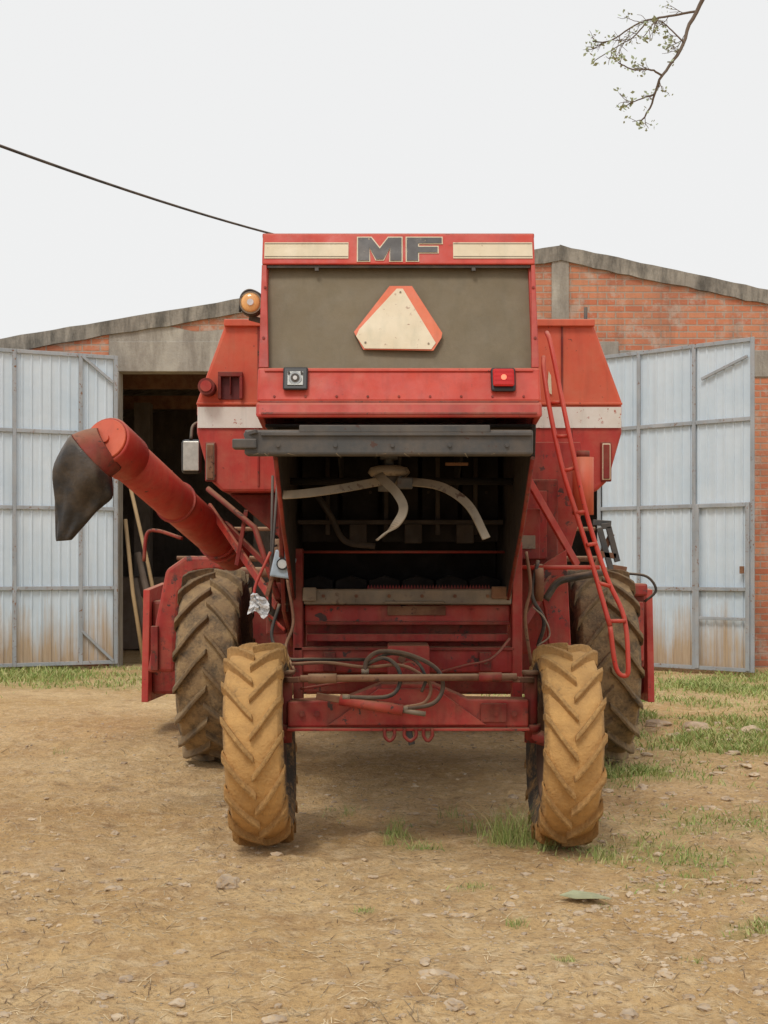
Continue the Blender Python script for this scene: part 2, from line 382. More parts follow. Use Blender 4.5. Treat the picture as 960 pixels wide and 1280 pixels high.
# threshing body
box("thresher_body",-0.63,1.06,8.72,11.6,0.95,2.02,REDD,H,0.02)
prism_x("body_side_plate_right",[(7.98,1.25),(8.7,1.0),(8.72,2.45),(7.9,2.30),(7.62,1.95)],0.74,0.765,REDW,H)
prism_x("body_side_plate_left",[(7.98,1.25),(8.7,1.0),(8.72,2.45),(7.9,2.30),(7.62,1.95)],-0.60,-0.575,REDD,H)
box("side_box_right",0.80,1.07,8.35,8.7,1.50,2.05,REDD,H,0.012)
box("side_box_face",0.825,1.0,8.335,8.35,1.56,1.98,REDW,H,0.006)
box("side_hatch",0.77,0.93,8.1,8.3,1.56,1.86,REDD,H,0.006)
box("side_hatch_plate",0.80,0.90,8.085,8.10,1.62,1.70,STEEL,H,0.003)
prism_y("side_wedge_right",[(0.92,1.50),(1.10,1.62),(1.13,1.0),(1.00,0.98),(0.98,1.2)],8.2,8.26,REDW,H)
prism_y("under_tank_panel_right",[(0.80,2.30),(1.24,2.30),(1.30,2.02),(1.18,1.62),(1.06,1.5),(0.80,1.75)],8.58,8.68,REDW,H)
bar("brace_right",(0.78,7.9,2.12),(1.18,8.3,1.52),0.05,0.02,RED,H)
bar("brace_right_b",(0.82,7.9,1.20),(1.06,8.3,1.5),0.06,0.02,REDD,H)
cyl("oil_canister",(1.215,8.3,1.83),(1.215,8.3,2.18),0.065,REDO,H)
cyl("oil_canister_cap",(1.215,8.3,2.18),(1.215,8.3,2.22),0.04,REDD,H)
tube("black_lever",[(0.95,8.0,1.32),(1.02,8.0,1.42),(1.12,8.0,1.45),(1.30,8.1,1.48)],0.022,BLACK,H)
tube("hose_right",[(0.90,7.95,1.55),(0.86,7.9,1.35),(0.93,7.9,1.2),(0.90,7.95,1.05)],0.012,BLACK,H)
tube("hose_right",[(0.82,7.85,1.60),(0.84,7.8,1.4),(0.81,7.8,1.22),(0.85,7.85,0.95)],0.01,RUST,H)
tube("hose_right",[(0.86,7.85,1.28),(0.92,7.8,1.22),(0.95,7.8,1.12),(0.88,7.8,1.06)],0.005,STEEL,H,8)
cyl("pulley_right",(0.88,8.0,1.42),(0.93,8.0,1.42),0.11,RUST,H)
cyl("handrail_horizontal",(0.80,7.95,1.51),(1.26,7.95,1.51),0.014,RED,H,10)

# grain tank
CXT=0.16
def sym(pts): return [(CXT+a,b) for a,b in pts]+[(CXT-a,b) for a,b in reversed(pts)]
prism_y("grain_tank_upper", sym([(1.345,2.455),(1.345,2.56),(1.16,3.065)]), 8.6, 10.8, REDO, H, 0.02)
prism_y("grain_tank_lower", sym([(1.18,1.985),(1.26,2.06),(1.345,2.36),(1.345,2.453)]), 8.6, 10.8, RED, H, 0.02)
prism_y("tank_white_stripe", sym([(1.338,2.39),(1.338,2.522)]), 8.588, 8.597, WHITE, H, 0)
prism_y("tank_hopper", sym([(0.72,1.60),(1.16,1.98)]), 8.75, 10.7, REDD, H, 0.01)
box("tank_rim", CXT-1.17,CXT+1.17,8.57,8.62,3.03,3.075,REDO,H,0.006)
box("tank_stripe_lip", CXT-1.345,CXT+1.345,8.583,8.60,2.535,2.55,REDO,H,0.003)
for x in (-0.80,1.12):
    box("tank_seam", x,x+0.012,8.590,8.60,2.56,3.03,REDD,H,0.002)
box("tank_seam", -0.80,-0.788,8.590,8.60,2.02,2.385,REDD,H,0.002)
box("tank_seam", 1.18,1.192,8.590,8.60,2.02,2.385,REDD,H,0.002)
for a in ((-1.045,-.89,2.71,2.74),(-1.045,-1.025,2.57,2.71),(-.91,-.89,2.57,2.71),(-.97,-.965,2.6,2.71)):
    box("tank_pocket_frame",a[0],a[1],8.55,8.60,a[2],a[3],REDD,H,0.004)
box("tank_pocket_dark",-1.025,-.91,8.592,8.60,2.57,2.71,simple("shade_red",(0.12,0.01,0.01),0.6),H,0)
cyl("filler_cap",(-1.11,8.62,2.64),(-1.11,8.48,2.64),0.052,REDD,H)
cyl("filler_cap_end",(-1.11,8.48,2.64),(-1.11,8.47,2.64),0.035,RED,H)
for x in (-1.095,1.402):
    box("slot_lamp_frame",x-.034,x+.034,8.575,8.60,2.05,2.30,REDD,H,0.008)
    box("slot_lamp_rim",x-.026,x+.026,8.568,8.576,2.06,2.29,CREAM if x>0 else STEEL,H,0.006)
    box("slot_lamp",x-.020,x+.020,8.560,8.569,2.067,2.283,REDD if x>0 else RUST,H,0.006)
cyl("tank_bolt",(1.245,8.60,2.15),(1.245,8.58,2.15),0.02,BLACK,H,10)
cyl("antenna_stub",(1.335,9.0,3.0),(1.335,9.0,3.23),0.012,DARK,H,8)
cyl("exhaust_dome",(0.66,7.6,3.16),(0.66,7.6,3.215),0.10,RED,H)
mesh("reflector_strip",[(1.03,8.588,2.62),(1.06,8.588,2.60),(1.055,8.588,2.72),(1.04,8.588,2.75)],[(0,1,2,3)],CREAM,H)
# work lamp
cyl("work_lamp_housing",(-0.735,7.5,2.97),(-0.735,7.58,2.97),0.066,BLACK,H)
cyl("work_lamp_ring",(-0.735,7.488,2.97),(-0.735,7.50,2.97),0.062,STEEL,H)
tube("work_lamp_lens",[(-0.735,7.488,2.97),(-0.735,7.480,2.97),(-0.735,7.474,2.97)],[0.054,.045,.022],AMBER,H,24,False)
cyl("work_lamp_bulb",(-0.735,7.468,2.97),(-0.735,7.475,2.97),0.018,PLAST,H)
bar("work_lamp_bracket",(-0.75,7.56,2.90),(-0.60,7.56,2.86),0.03,0.02,BLACK,H)
tube("work_lamp_arm",[(-0.80,7.55,2.93),(-0.79,7.55,3.02),(-0.74,7.55,3.05),(-0.67,7.55,3.0),(-0.66,7.56,2.87)],0.008,BLACK,H)
# mirror
box("mirror_shell",-1.415,-1.275,9.48,9.53,2.16,2.40,BEZEL,H,0.04)
box("mirror_glass",-1.400,-1.290,9.472,9.481,2.18,2.385,simple("mirror_grey",(0.50,0.50,0.45),0.25,.3),H,0.035)
tube("mirror_arm",[(-1.35,9.5,2.40),(-1.33,9.6,2.52),(-1.15,9.8,2.56)],0.012,BLACK,H)
box("cab",-0.75,1.05,10.85,12.0,1.7,3.0,DARK,H,0.04)

# ladder on right
lad_o=[(1.0,8.35,2.95),(1.01,8.25,2.87),(1.06,8.15,2.55),(1.115,8.05,2.21),(1.19,8.0,1.83),(1.30,7.95,1.46),(1.395,7.9,1.22),(1.41,7.85,0.95),(1.395,7.85,0.885),(1.34,7.85,0.93),(1.305,7.85,1.17)]
lad_i=[(0.98,8.35,2.80),(0.97,8.25,2.70),(1.0,8.15,2.42),(1.06,8.05,2.08),(1.14,8.0,1.80),(1.22,7.95,1.52),(1.305,7.85,1.17)]
tube("ladder_rail_outer",lad_o,0.0145,REDB,H,10)
tube("ladder_rail_inner",lad_i,0.0145,REDB,H,10)
for a,b in (((1.0,8.2,2.50),(1.065,8.15,2.50)),((1.03,8.1,2.29),(1.10,8.1,2.29)),((1.06,8.05,2.08),(1.14,8.05,2.10)),((1.13,8.0,1.83),(1.19,8.0,1.84)),((1.185,7.95,1.64),(1.245,7.97,1.65)),((1.25,7.92,1.42),(1.32,7.93,1.40)),((1.30,7.86,1.20),(1.40,7.88,1.20))):
    cyl("ladder_rung",a,b,0.012,REDB,H,8)
# left clutter
tube("auger_drive_bar",[(-1.10,8.5,2.0),(-0.78,8.2,1.75),(-0.62,8.0,1.32)],0.018,REDD,H,8,False)
bar("auger_support_bar",(-1.12,8.7,1.90),(-0.63,8.0,1.28),0.05,0.02,REDW,H)
bar("auger_support_bar_b",(-1.0,8.6,1.78),(-0.52,7.95,1.36),0.035,0.02,REDD,H)
bar("auger_brace",(-0.84,8.3,1.86),(-0.90,8.3,1.52),0.025,0.02,REDD,H)
for i,x in enumerate((-0.62,-0.655,-0.60)):
    cyl("linkage_rod",(x,7.95+i*.05,2.05),(x-0.05+i*.04,7.9+i*.05,1.25),0.008,DARK,H,8)
bar("linkage_flat",(-0.56,7.8,1.74),(-0.68,7.9,1.34),0.03,0.012,RUST,H)
cyl("pulley_left",(-0.66,8.1,1.55),(-0.61,8.1,1.55),0.13,RUST,H)
cyl("pulley_left_b",(-0.70,8.3,1.28),(-0.65,8.3,1.28),0.10,DARK,H)
box("gearbox_left",-0.72,-0.60,8.3,8.7,1.10,1.42,REDD,H,.01)
tube("belt",[(-0.64,8.0,1.65),(-0.66,8.15,1.40),(-0.67,8.25,1.20)],0.012,BLACK,H,8)
mesh("gauge_housing",[(-.66,7.85,1.46),(-.53,7.85,1.44),(-.505,7.85,1.56),(-.55,7.85,1.60),(-.625,7.85,1.615)],[(0,1,2,3,4)],BLUEW,H,solid=0.04,bevel=0.01)
cyl("gauge_face",(-.585,7.825,1.53),(-.585,7.815,1.53),0.034,BEZEL,H)
cyl("gauge_glass",(-.585,7.815,1.53),(-.585,7.812,1.53),0.026,GLASS,H)
tube("hose_left",[(-.60,7.8,1.3),(-.64,7.75,1.12),(-.56,7.7,1.0),(-.40,7.7,0.99),(-.1,7.75,0.985)],0.010,BLACK,H)
tube("hose_left",[(-.56,7.85,1.45),(-.52,7.8,1.2),(-.56,7.75,1.05),(-.50,7.6,.93)],0.009,RUST,H)
tube("hose_left",[(-.66,7.9,1.6),(-.75,7.85,1.35),(-.62,7.8,1.2),(-.57,7.8,1.15)],0.009,RED,H)
bv=[];bf=[]
for i in range(9):
    for j in range(9):
        u=i/8;w=j/8
        x=-0.775+u*0.105+0.02*w; z=1.24+w*0.115+0.02*math.sin(u*5)-0.03*u*w
        bv.append((x+U(-.006,.006),7.75+U(-.025,.025),z+U(-.006,.006)))
for i in range(8):
    for j in range(8): bf.append((i*9+j,(i+1)*9+j,(i+1)*9+j+1,i*9+j+1))
mesh("plastic_bag",bv,bf,PLAST,H,smooth=False,solid=0.002)

# unloading auger
A0=Vector((-1.02,9.2,1.60)); A1=Vector((-1.475,7.55,2.16))
tube("auger_tube",[A0,A1],0.122,RED,H,32,False)
dA=(A1-A0).normalized()
for t,w in ((0.55,0.02),(0.12,0.05),(0.16,0.02)):
    p=A0.lerp(A1,t); cyl("auger_flange",p-dA*w/2,p+dA*w/2,0.134,REDW,H,28)
p=A0.lerp(A1,0.60); cyl("auger_stub",p+Vector((0,0,.12)),p+Vector((0,0,.16)),0.016,REDD,H)
tube("auger_head_shell",[A1-dA*0.12,A1-dA*.11,A1+dA*.14,A1+dA*.15],[0.126,0.136,0.136,0.128],RED,H,32,False)
tube("auger_head_cap",[A1+dA*.151,A1+dA*.165],[0.122,0.116],REDO,H,32,False)
cyl("auger_cap_boss",A1+dA*.165,A1+dA*.18,0.024,REDO,H)
def loft(name,rings,mat,S=48,wr=0.0,solid=.008,smooth=True):
    V=[];F=[]
    for k,(c,hw,dx,dz,ry) in enumerate(rings):
        D=Vector((dx,0,dz)).normalized()
        for j in range(S):
            a=2*math.pi*j/S; w=1+wr*(math.sin(a*5+k*.8)+.6*math.sin(a*9-k*1.3)+.3*noise.noise(Vector((a*3,k*.9,1))))*(min(k,3)/3)
            V.append(Vector(c)+D*hw*(1+(w-1)*.35)*math.cos(a)+Vector((0,1,0))*ry*w*math.sin(a))
    for k in range(len(rings)-1):
        for j in range(S): F.append((k*S+j,k*S+(j+1)%S,(k+1)*S+(j+1)%S,(k+1)*S+j))
    o=mesh(name,V,F,mat,H,smooth=smooth,solid=solid)
    s=o.modifiers.new("sub",'SUBSURF'); s.levels=1; s.render_levels=1
    return o
loft("auger_spout",[((-1.50,7.47,2.17),.125,.5,-.85,.13),((-1.555,7.44,2.145),.145,.55,-.83,.13),((-1.60,7.41,2.115),.155,.67,-.74,.125)],REDD,solid=.006)
loft("auger_rubber_boot",[((-1.592,7.41,2.118),.160,.67,-.74,.130),((-1.606,7.40,2.085),.168,.72,-.69,.13),((-1.628,7.40,2.02),.176,.85,-.52,.12),((-1.640,7.40,1.965),.172,.90,-.42,.10),
  ((-1.656,7.40,1.905),.142,.93,-.33,.075),((-1.676,7.40,1.84),.112,.95,-.25,.055),((-1.700,7.40,1.77),.082,.97,-.16,.042),((-1.725,7.40,1.71),.058,1,-.05,.032),((-1.745,7.40,1.655),.040,1,.08,.026)],BOOT,wr=.16)

# steering axle
prism_y("steer_axle_beam",[(-.52,.65),(.78,.65),(.78,.80),(.45,.805),(.27,.885),(-.02,.885),(-.22,.805),(-.52,.79)],7.32,7.48,REDW,H,0.012)
prism_y("axle_gusset",[(-.30,.665),(.55,.665),(.28,.86),(-.03,.86)],7.30,7.318,REDW,H,0.004)
box("axle_bottom_flange",-.52,.78,7.28,7.50,.635,.65,REDW,H,0.004)
box("axle_bolt_plate",.52,.66,7.30,7.318,.68,.78,REDD,H,0.003)
for x in (-.44,-.36,.60,.70):
    cyl("axle_bolt",(x,7.31,.725),(x,7.295,.725),0.016,REDD,H,6)
for x,sg in ((-.535,-1),(.800,1)):
    cyl("kingpin",(x,7.40,.56),(x,7.40,.93),0.036,REDD,H)
    cyl("kingpin_cap",(x,7.40,.93),(x,7.40,.95),0.05,RUST,H)
    cyl("kingpin_collar",(x,7.40,.62),(x,7.40,.66),0.052,REDD,H)
    bar("steer_arm",(x,7.38,.90),(x+sg*-.10,7.18,.92),0.03,0.04,RUST,H)
    cyl("stub_axle",(x,7.40,.60),(x+sg*.14,7.40,.56),0.04,REDD,H)
cyl("tie_rod",(-.44,7.17,.925),(.70,7.17,.935),0.019,RUST,H,12)
cyl("tie_rod_sleeve",(-.40,7.17,.9255),(-.25,7.17,.927),0.026,RUST,H,12)
cyl("tie_rod_sleeve",(.50,7.17,.9335),(.62,7.17,.934),0.025,REDD,H,12)
cyl("steer_cylinder",(-.235,7.22,.81),(.10,7.20,.755),0.030,REDW,H,16)
cyl("steer_piston",(.10,7.20,.755),(.22,7.20,.735),0.014,STEEL,H,12)
bar("steer_clevis",(-.36,7.22,.83),(-.22,7.22,.808),0.035,0.03,RUST,H)
box("pivot_box",.02,.255,7.60,7.9,.90,1.075,REDW,H,0.012)
cyl("pivot_pin",(.14,7.45,.93),(.14,7.75,.93),0.06,REDW,H)
cyl("pivot_pin_end",(.14,7.43,.93),(.14,7.45,.93),0.035,REDD,H)
cyl("pivot_top_bolt",(.10,7.59,1.0),(.10,7.57,1.0),0.022,RUST,H,6)
hz=7.22
HOSE2=weathered("dusty_hose",(0.04,0.028,0.024),(0.08,0.05,0.035),.7,dust=.25,chip=.7)
tube("hydraulic_hose",[(-.10,hz,.96),(-.09,hz,1.02),(-.02,hz,1.065),(.128,hz,1.05),(.277,hz,.975),(.312,hz,.87),(.256,hz-.02,.79),(.107,hz-.02,.765)],0.012,HOSE2,H)
tube("hydraulic_hose",[(-.10,hz+.02,.995),(0.0,hz,1.03),(.07,hz-.02,.985),(.085,hz-.02,.90),(0.02,hz-.03,.83),(-.20,hz-.02,.825)],0.011,HOSE,H)
tube("hydraulic_hose",[(-.12,hz+.05,.97),(.02,hz+.02,1.05),(.16,hz+.02,1.02),(.22,hz,.93),(.20,hz,.85)],0.009,HOSE,H)
for p in ((-.10,hz,.96),(.107,hz-.02,.765),(-.20,hz-.02,.825)): cyl("hose_fitting",(p[0]-.02,p[1],p[2]),(p[0]+.02,p[1],p[2]),.016,STEEL,H,6)
tube("hydraulic_pipe",[(-.50,7.4,.985),(-.3,7.3,1.0),(-.1,7.25,.98),(.1,7.22,.99),(.24,7.22,.90),(.22,7.2,.80),(.10,7.2,.77)],0.009,RUST,H)
tube("hydraulic_pipe",[(-.45,7.3,.86),(-.2,7.28,.90),(.0,7.25,.93),(.35,7.25,.915),(.70,7.3,.90)],0.007,REDD,H)
tube("hydraulic_pipe",[(.30,7.5,.93),(.45,7.5,.97),(.60,7.6,1.0),(.72,7.8,1.1)],0.008,REDD,H)
for x,w in ((.03,.025),(.14,.03),(.235,.022)):
    tube("chain_shackle",[(x-w,7.27,.65),(x-w,7.27,.61),(x,7.27,.585),(x+w,7.27,.61),(x+w,7.27,.65)],0.010,REDD,H,8)
bar("drawbar_tab",(.13,7.3,.64),(.15,7.3,.56),0.035,0.012,DARK,H)
box("chassis_rail_left",-.50,-.42,8.05,10.9,.86,.98,REDD,H)
box("chassis_rail_right",.70,.78,8.05,10.9,.86,.98,REDD,H)
box("drive_axle",-1.25,1.6,10.5,10.75,.66,.90,REDD,H,0.02)
box("belly_pan",-.55,.9,9.0,11.5,.80,.95,DARK,H)

# wheels
def wheel(name, c, R, W, rr, N, lh, sweep, mat, sgn, lean, flip, rimmat, lw):
    W2=W/2
    prof=[(-W2*.62,rr),(-W2*.86,rr+(R-rr)*.22),(-W2*.99,rr+(R-rr)*.50),(-W2*.97,R-lh-.07),(-W2*.84,R-lh-.022),(-W2*.45,R-lh-.004),(0,R-lh),
          (W2*.45,R-lh-.004),(W2*.84,R-lh-.022),(W2*.97,R-lh-.07),(W2*.99,rr+(R-rr)*.50),(W2*.86,rr+(R-rr)*.22),(W2*.62,rr)]
    V=[];F=[];T=[];TP=[];S=80;n=len(prof)
    for i in range(S):
        th=2*math.pi*i/S
        for k,(a,r) in enumerate(prof):
            V.append((a,r*math.cos(th),r*math.sin(th))); T.append(1.0 if 4<=k<=8 else (0.5 if k in(3,9) else 0.1)); TP.append(0)
    for i in range(S):
        for k in range(n-1):
            F.append((i*n+k,i*n+k+1,((i+1)%S)*n+k+1,((i+1)%S)*n+k))
    nsm=len(F)
    us=[-.05,.25,.55,.82,.97,1.05]; dr=[0,0,.004,.010,.026,.10]
    for side in (-1,1):
        for i in range(N):
            th0=2*math.pi*(i+(0.5 if side>0 else 0))/N + U(-.006,.006)
            b0=len(V)
            for q,u in enumerate(us):
                a=side*min(u,1.01)*W2
                ro=R-dr[q]+U(-.003,.002); ri=R-dr[q]-lh-.03
                ang=th0+flip*sweep*(u**1.15 if u>0 else u)
                wo=0.5*lw*(1+.25*u)/R; wi=wo+0.012/R
                if q==5: ri=ro-lh*.6; a=side*W2*1.0
                for dth,r,aa in ((-wi,ri,a*(0.96 if q==5 else 1)),(-wo,ro,a*(1.03 if q>=4 else 1)),(wo,ro,a*(1.03 if q>=4 else 1)),(wi,ri,a*(0.96 if q==5 else 1))):
                    V.append((aa,r*math.cos(ang+dth),r*math.sin(ang+dth))); T.append(1.0 if q<5 else .6); TP.append(0 if r==ri else 1)
            for q in range(5):
                for j in range(4): F.append((b0+q*4+j,b0+q*4+(j+1)%4,b0+(q+1)*4+(j+1)%4,b0+(q+1)*4+j))
            F.append((b0,b0+1,b0+2,b0+3)); F.append(tuple(b0+20+j for j in range(4)))
    e=empty(name,H,c,(0,lean,0))
    o=mesh("tyre",V,F,mat,e)
    at=o.data.attributes.new("tread",'FLOAT','POINT'); at.data.foreach_set("value",T)
    at=o.data.attributes.new("top",'FLOAT','POINT'); at.data.foreach_set("value",TP)
    for p in o.data.polygons: p.use_smooth = p.index<nsm
    b=o.modifiers.new("b",'BEVEL'); b.width=0.007; b.segments=2; b.limit_method='ANGLE'; b.angle_limit=math.radians(40)
    pr=[(-W2*.66,rr+.02),(-W2*.66,rr-.015),(-W2*.3,rr-.04),(W2*.3,rr-.04),(W2*.66,rr-.015),(W2*.66,rr+.02)]
    V=[];F=[];S=48;n=len(pr)
    for i in range(S):
        th=2*math.pi*i/S
        for a,r in pr: V.append((a,r*math.cos(th),r*math.sin(th)))
    for i in range(S):
        for k in range(n-1): F.append((i*n+k,i*n+k+1,((i+1)%S)*n+k+1,((i+1)%S)*n+k))
    mesh("rim_band",V,F,rimmat,e,smooth=True,solid=0.012)
    x=sgn*0.03
    tube("rim_dish",[(x-.05*sgn,0,0),(x-.05*sgn+.001*sgn,0,0),(x,0,0),(x+.02*sgn,0,0)],[rr*.4,rr*.45,rr*.8,rr-.03],rimmat,e,40,False)
    cyl("hub",(x-.11,0,0),(x+.11,0,0),rr*.28,rimmat,e)
    for k in range(8):
        a=k*math.pi/4; cyl("wheel_nut",(x-.09,rr*.36*math.cos(a),rr*.36*math.sin(a)),(x+.09,rr*.36*math.cos(a),rr*.36*math.sin(a)),.014,rimmat,e,6)
RIM=weathered("wheel_rim_paint",(0.06,0.03,0.025),(0.10,0.05,0.035),0.7,dust=0.3)
wheel("steer_wheel_left",(-.668,7.40,.553),.55,.315,.305,16,.036,.40,TYRE_S,-1,math.radians(-3.0),-1,RIM,.030)
wheel("steer_wheel_right",(.975,7.40,.553),.55,.315,.305,16,.036,.40,TYRE_S,1,math.radians(1.6),-1,RIM,.030)
wheel("drive_wheel_left",(-1.305,10.6,.748),.75,.47,.34,17,.048,.40,TYRE_D,-1,0,1,RIM,.036)
wheel("drive_wheel_right",(1.66,10.6,.748),.75,.47,.34,17,.048,.40,TYRE_D,1,0,1,RIM,.036)

# front platform (header) parts
prism_y("header_arm_left",[(-1.70,1.60),(-1.25,1.60),(-1.25,1.49),(-1.62,1.46),(-1.75,1.28),(-1.80,.60),(-2.03,.60),(-1.95,1.08),(-1.87,1.48)],11.65,11.9,REDW,H,0.03)
box("header_arm_rib",-1.99,-1.93,11.6,11.65,.62,1.0,REDD,H)
box("header_trough",-2.1,2.35,12.3,13.2,.35,1.20,REDD,H,0.03)
prism_x("header_end_left",[(12.1,.3),(13.9,.25),(14.2,.5),(13.2,1.35),(12.2,1.3)],-2.16,-2.10,RED,H)
prism_x("header_end_right",[(12.1,.3),(13.9,.25),(14.2,.5),(13.2,1.35),(12.2,1.3)],2.35,2.41,RED,H)
box("header_gearbox",2.06,2.28,11.9,12.2,.62,1.30,REDD,H,0.02)
box("header_gearbox_top",1.98,2.30,11.85,12.15,1.25,1.36,REDW,H,0.02)
box("header_gearbox_plate",2.12,2.27,11.88,11.90,.68,1.2,REDW,H,0.01)
cyl("header_pulley",(2.16,11.86,1.16),(2.16,11.9,1.16),.07,DARK,H)
cyl("reel_pipe",(-1.95,13.2,1.45),(2.2,13.2,1.45),.05,RUST,H)
for k in range(5):
    a=k*2*math.pi/5+.3
    cyl("reel_bar",(-1.95,13.2+.42*math.cos(a),1.45+.42*math.sin(a)),(2.05,13.2+.42*math.cos(a),1.45+.42*math.sin(a)),.02,RUST,H,8)
for a,b in (((1.90,12,1.85),(2.02,12,1.42)),((1.98,12,1.86),(2.06,12,1.55)),((1.88,12,1.62),(2.05,12,1.60)),((1.92,12,1.86),(2.0,12,1.87)),((2.02,12,1.5),(2.14,12,1.48)),((1.86,12.1,1.45),(2.02,12.05,1.80)),((1.86,12.1,1.9),(2.02,12.1,1.89)),((1.87,12.15,1.40),(2.12,12.1,1.44))):
    bar("header_lift_bracket",a,b,.05,.04,DARK if a[2]>1.8 else RUST,H)
tube("header_hose",[(2.10,11.9,1.45),(2.3,11.9,1.42),(2.38,11.9,1.3),(2.28,11.9,1.2)],.012,BLACK,H)
tube("handle_pipe_left",[(-1.80,10.2,1.55),(-1.78,10.2,1.75),(-1.70,10.2,1.78),(-1.5,10.1,1.72)],.014,REDD,H)

V=[];F=[]
for i in range(22):
    x=U(-.6,.7); z=random.choice([2.05,2.05,1.30,1.39]); y=6.41 if z>1.9 else 7.84
    a=U(0,math.pi*2); l=U(.015,.05); dx=math.cos(a)*l; dz=-abs(math.sin(a))*l*.7
    b=len(V); V+=[(x,y-.01,z),(x+.0015,y-.01,z+.002),(x+dx,y-.01,z+dz)]; F.append((b,b+1,b+2))
mesh("stuck_straw",V,F,simple("straw",(0.30,0.22,0.12),0.8),H)

# ================================================================== SHED
B = empty("brick_shed")
def brick_mat():
    m,nt,N,L,P=new_mat("brick_wall")
    t=N.new("ShaderNodeTexCoord"); s=N.new("ShaderNodeSeparateXYZ"); L.new(t.outputs["Object"],s.inputs[0])
    c=N.new("ShaderNodeCombineXYZ"); L.new(nmath(nt,'ADD',s.outputs[0],s.outputs[1]),c.inputs[0]); L.new(s.outputs[2],c.inputs[1])
    br=N.new("ShaderNodeTexBrick"); L.new(c.outputs[0],br.inputs["Vector"])
    br.inputs["Scale"].default_value=1; br.inputs["Brick Width"].default_value=.27; br.inputs["Row Height"].default_value=.098
    br.inputs["Mortar Size"].default_value=.012; br.inputs["Mortar Smooth"].default_value=.3
    br.inputs["Color1"].default_value=(.52,.165,.085,1); br.inputs["Color2"].default_value=(.62,.26,.14,1); br.inputs["Mortar"].default_value=(.42,.32,.25,1)
    v=ncoord(nt)
    col=nmix(nt,nramp(nt,nnoise(nt,v,1.3,5),.42,.7,0,.55),br.outputs["Color"],(.26,.14,.095))
    col=nmix(nt,nramp(nt,nnoise(nt,v,3.3,5,.75),.50,.62,0,.75),col,(.48,.38,.31))
    sv=ncoord(nt,(1,1,.15))
    col=nmix(nt,nramp(nt,nnoise(nt,sv,3,4,.7),.52,.72,0,.5),col,(.14,.10,.08))
    L.new(col,P.inputs["Base Color"]); P.inputs["Roughness"].default_value=.9
    nbump(nt,nmath(nt,'ADD',nmath(nt,'MULTIPLY',br.outputs["Fac"],-1.0),nmath(nt,'MULTIPLY',nnoise(nt,v,30,5),.6)),.6,.02)
    return m
BRICK=brick_mat()
def conc_mat(name,c1,c2,dark,amt):
    m,nt,N,L,P=new_mat(name); v=ncoord(nt)
    col=nmix(nt,nramp(nt,nnoise(nt,v,2.5,5),.35,.65),c1,c2)
    sv=ncoord(nt,(1,1,.25))
    col=nmix(nt,nramp(nt,nnoise(nt,sv,4,5,.7),.42,.62,0,amt),col,dark)
    L.new(col,P.inputs["Base Color"]); P.inputs["Roughness"].default_value=.92
    nbump(nt,nnoise(nt,v,25,5,.7),.5,.02); return m
CONC=conc_mat("concrete",(.34,.31,.27),(.44,.41,.35),(.18,.155,.13),.6)
CAP=conc_mat("weathered_cap",(.26,.235,.20),(.36,.33,.28),(.075,.07,.06),.85)
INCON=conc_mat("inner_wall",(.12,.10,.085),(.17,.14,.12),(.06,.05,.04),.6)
YW=20.3
def rz(x):
    px=2.62
    return 6.24-(px-x)*.167 if x<px else 6.24-(x-px)*.215
XL,XR=-12.0,13.0
OL,OR=-3.95,3.35; OT=4.40
prism_y("wall_front_left",[(XL,-.1),(OL-.15,-.1),(OL-.15,OT),(OL-.15,rz(OL-.15)),(XL,rz(XL))],YW,YW+.25,BRICK,B,0)
prism_y("wall_front_right",[(OR+.15,-.1),(XR,-.1),(XR,rz(XR)),(2.62+.8,rz(3.42)),(OR+.15,rz(OR+.15))],YW,YW+.25,BRICK,B,0)
prism_y("wall_front_gable",[(OL-.149,4.85),(OR+.149,4.85),(OR+.149,rz(OR+.149)),(2.62,rz(2.62)),(OL-.149,rz(OL-.149))],YW,YW+.25,BRICK,B,0)
box("lintel_beam",OL-.15,OR+.15,YW-.03,YW+.28,OT,4.849,CONC,B,.01)
box("door_jamb_left",OL-.15,OL,YW-.04,YW+.28,-.1,OT-.001,CONC,B,.01)
box("door_jamb_right",OR,OR+.15,YW-.04,YW+.28,-.1,OT-.001,CONC,B,.01)
box("gable_pillar",2.50,2.76,YW-.03,YW+.2,4.85,6.1,CONC,B,.01)
box("tie_beam_right",OR+.16,XR,YW-.025,YW+.2,4.32,4.72,CONC,B,.01)
prism_y("render_patch_left",[(OL-.16,4.6),(-1.9,4.856),(-1.9,5.08),(-2.8,4.99),(-3.3,5.1),(-4.1,4.98)],YW-.012,YW-.002,CONC,B,0)
prism_y("render_band_left",[(XL,4.0),(OL-.16,4.0),(OL-.16,4.55),(-4.9,4.62),(-5.3,4.55),(XL,4.3)],YW-.012,YW-.002,CONC,B,0)
def capseg(n,x0,x1,top,thk,mt):
    K=60; pts=[]
    for i in range(K+1):
        x=x0+(x1-x0)*i/K; pts.append((x,rz(x)+top+U(-.009,.009)))
    for i in range(K,-1,-1):
        x=x0+(x1-x0)*i/K; pts.append((x,rz(x)+top-thk+U(-.02,.02)))
    prism_y(n,pts,YW-.05,YW+.3,mt,B,0)
capseg("parapet_cap_left",XL,2.62,.04,.22,CAP); capseg("parapet_cap_right",2.621,XR,.04,.22,CAP)
mesh("roof_sheets",[(XL,YW+.3,rz(XL)-.08),(2.62,YW+.3,rz(2.62)-.08),(XR,YW+.3,rz(XR)-.08),(XL,40,rz(XL)-.08),(2.62,40,rz(2.62)-.08),(XR,40,rz(XR)-.08)],[(0,1,4,3),(1,2,5,4)],CAP,B,solid=.03)
box("wall_side_left",XL,XL+.25,YW+.25,40,-.1,rz(XL)-.1,BRICK,B,0)
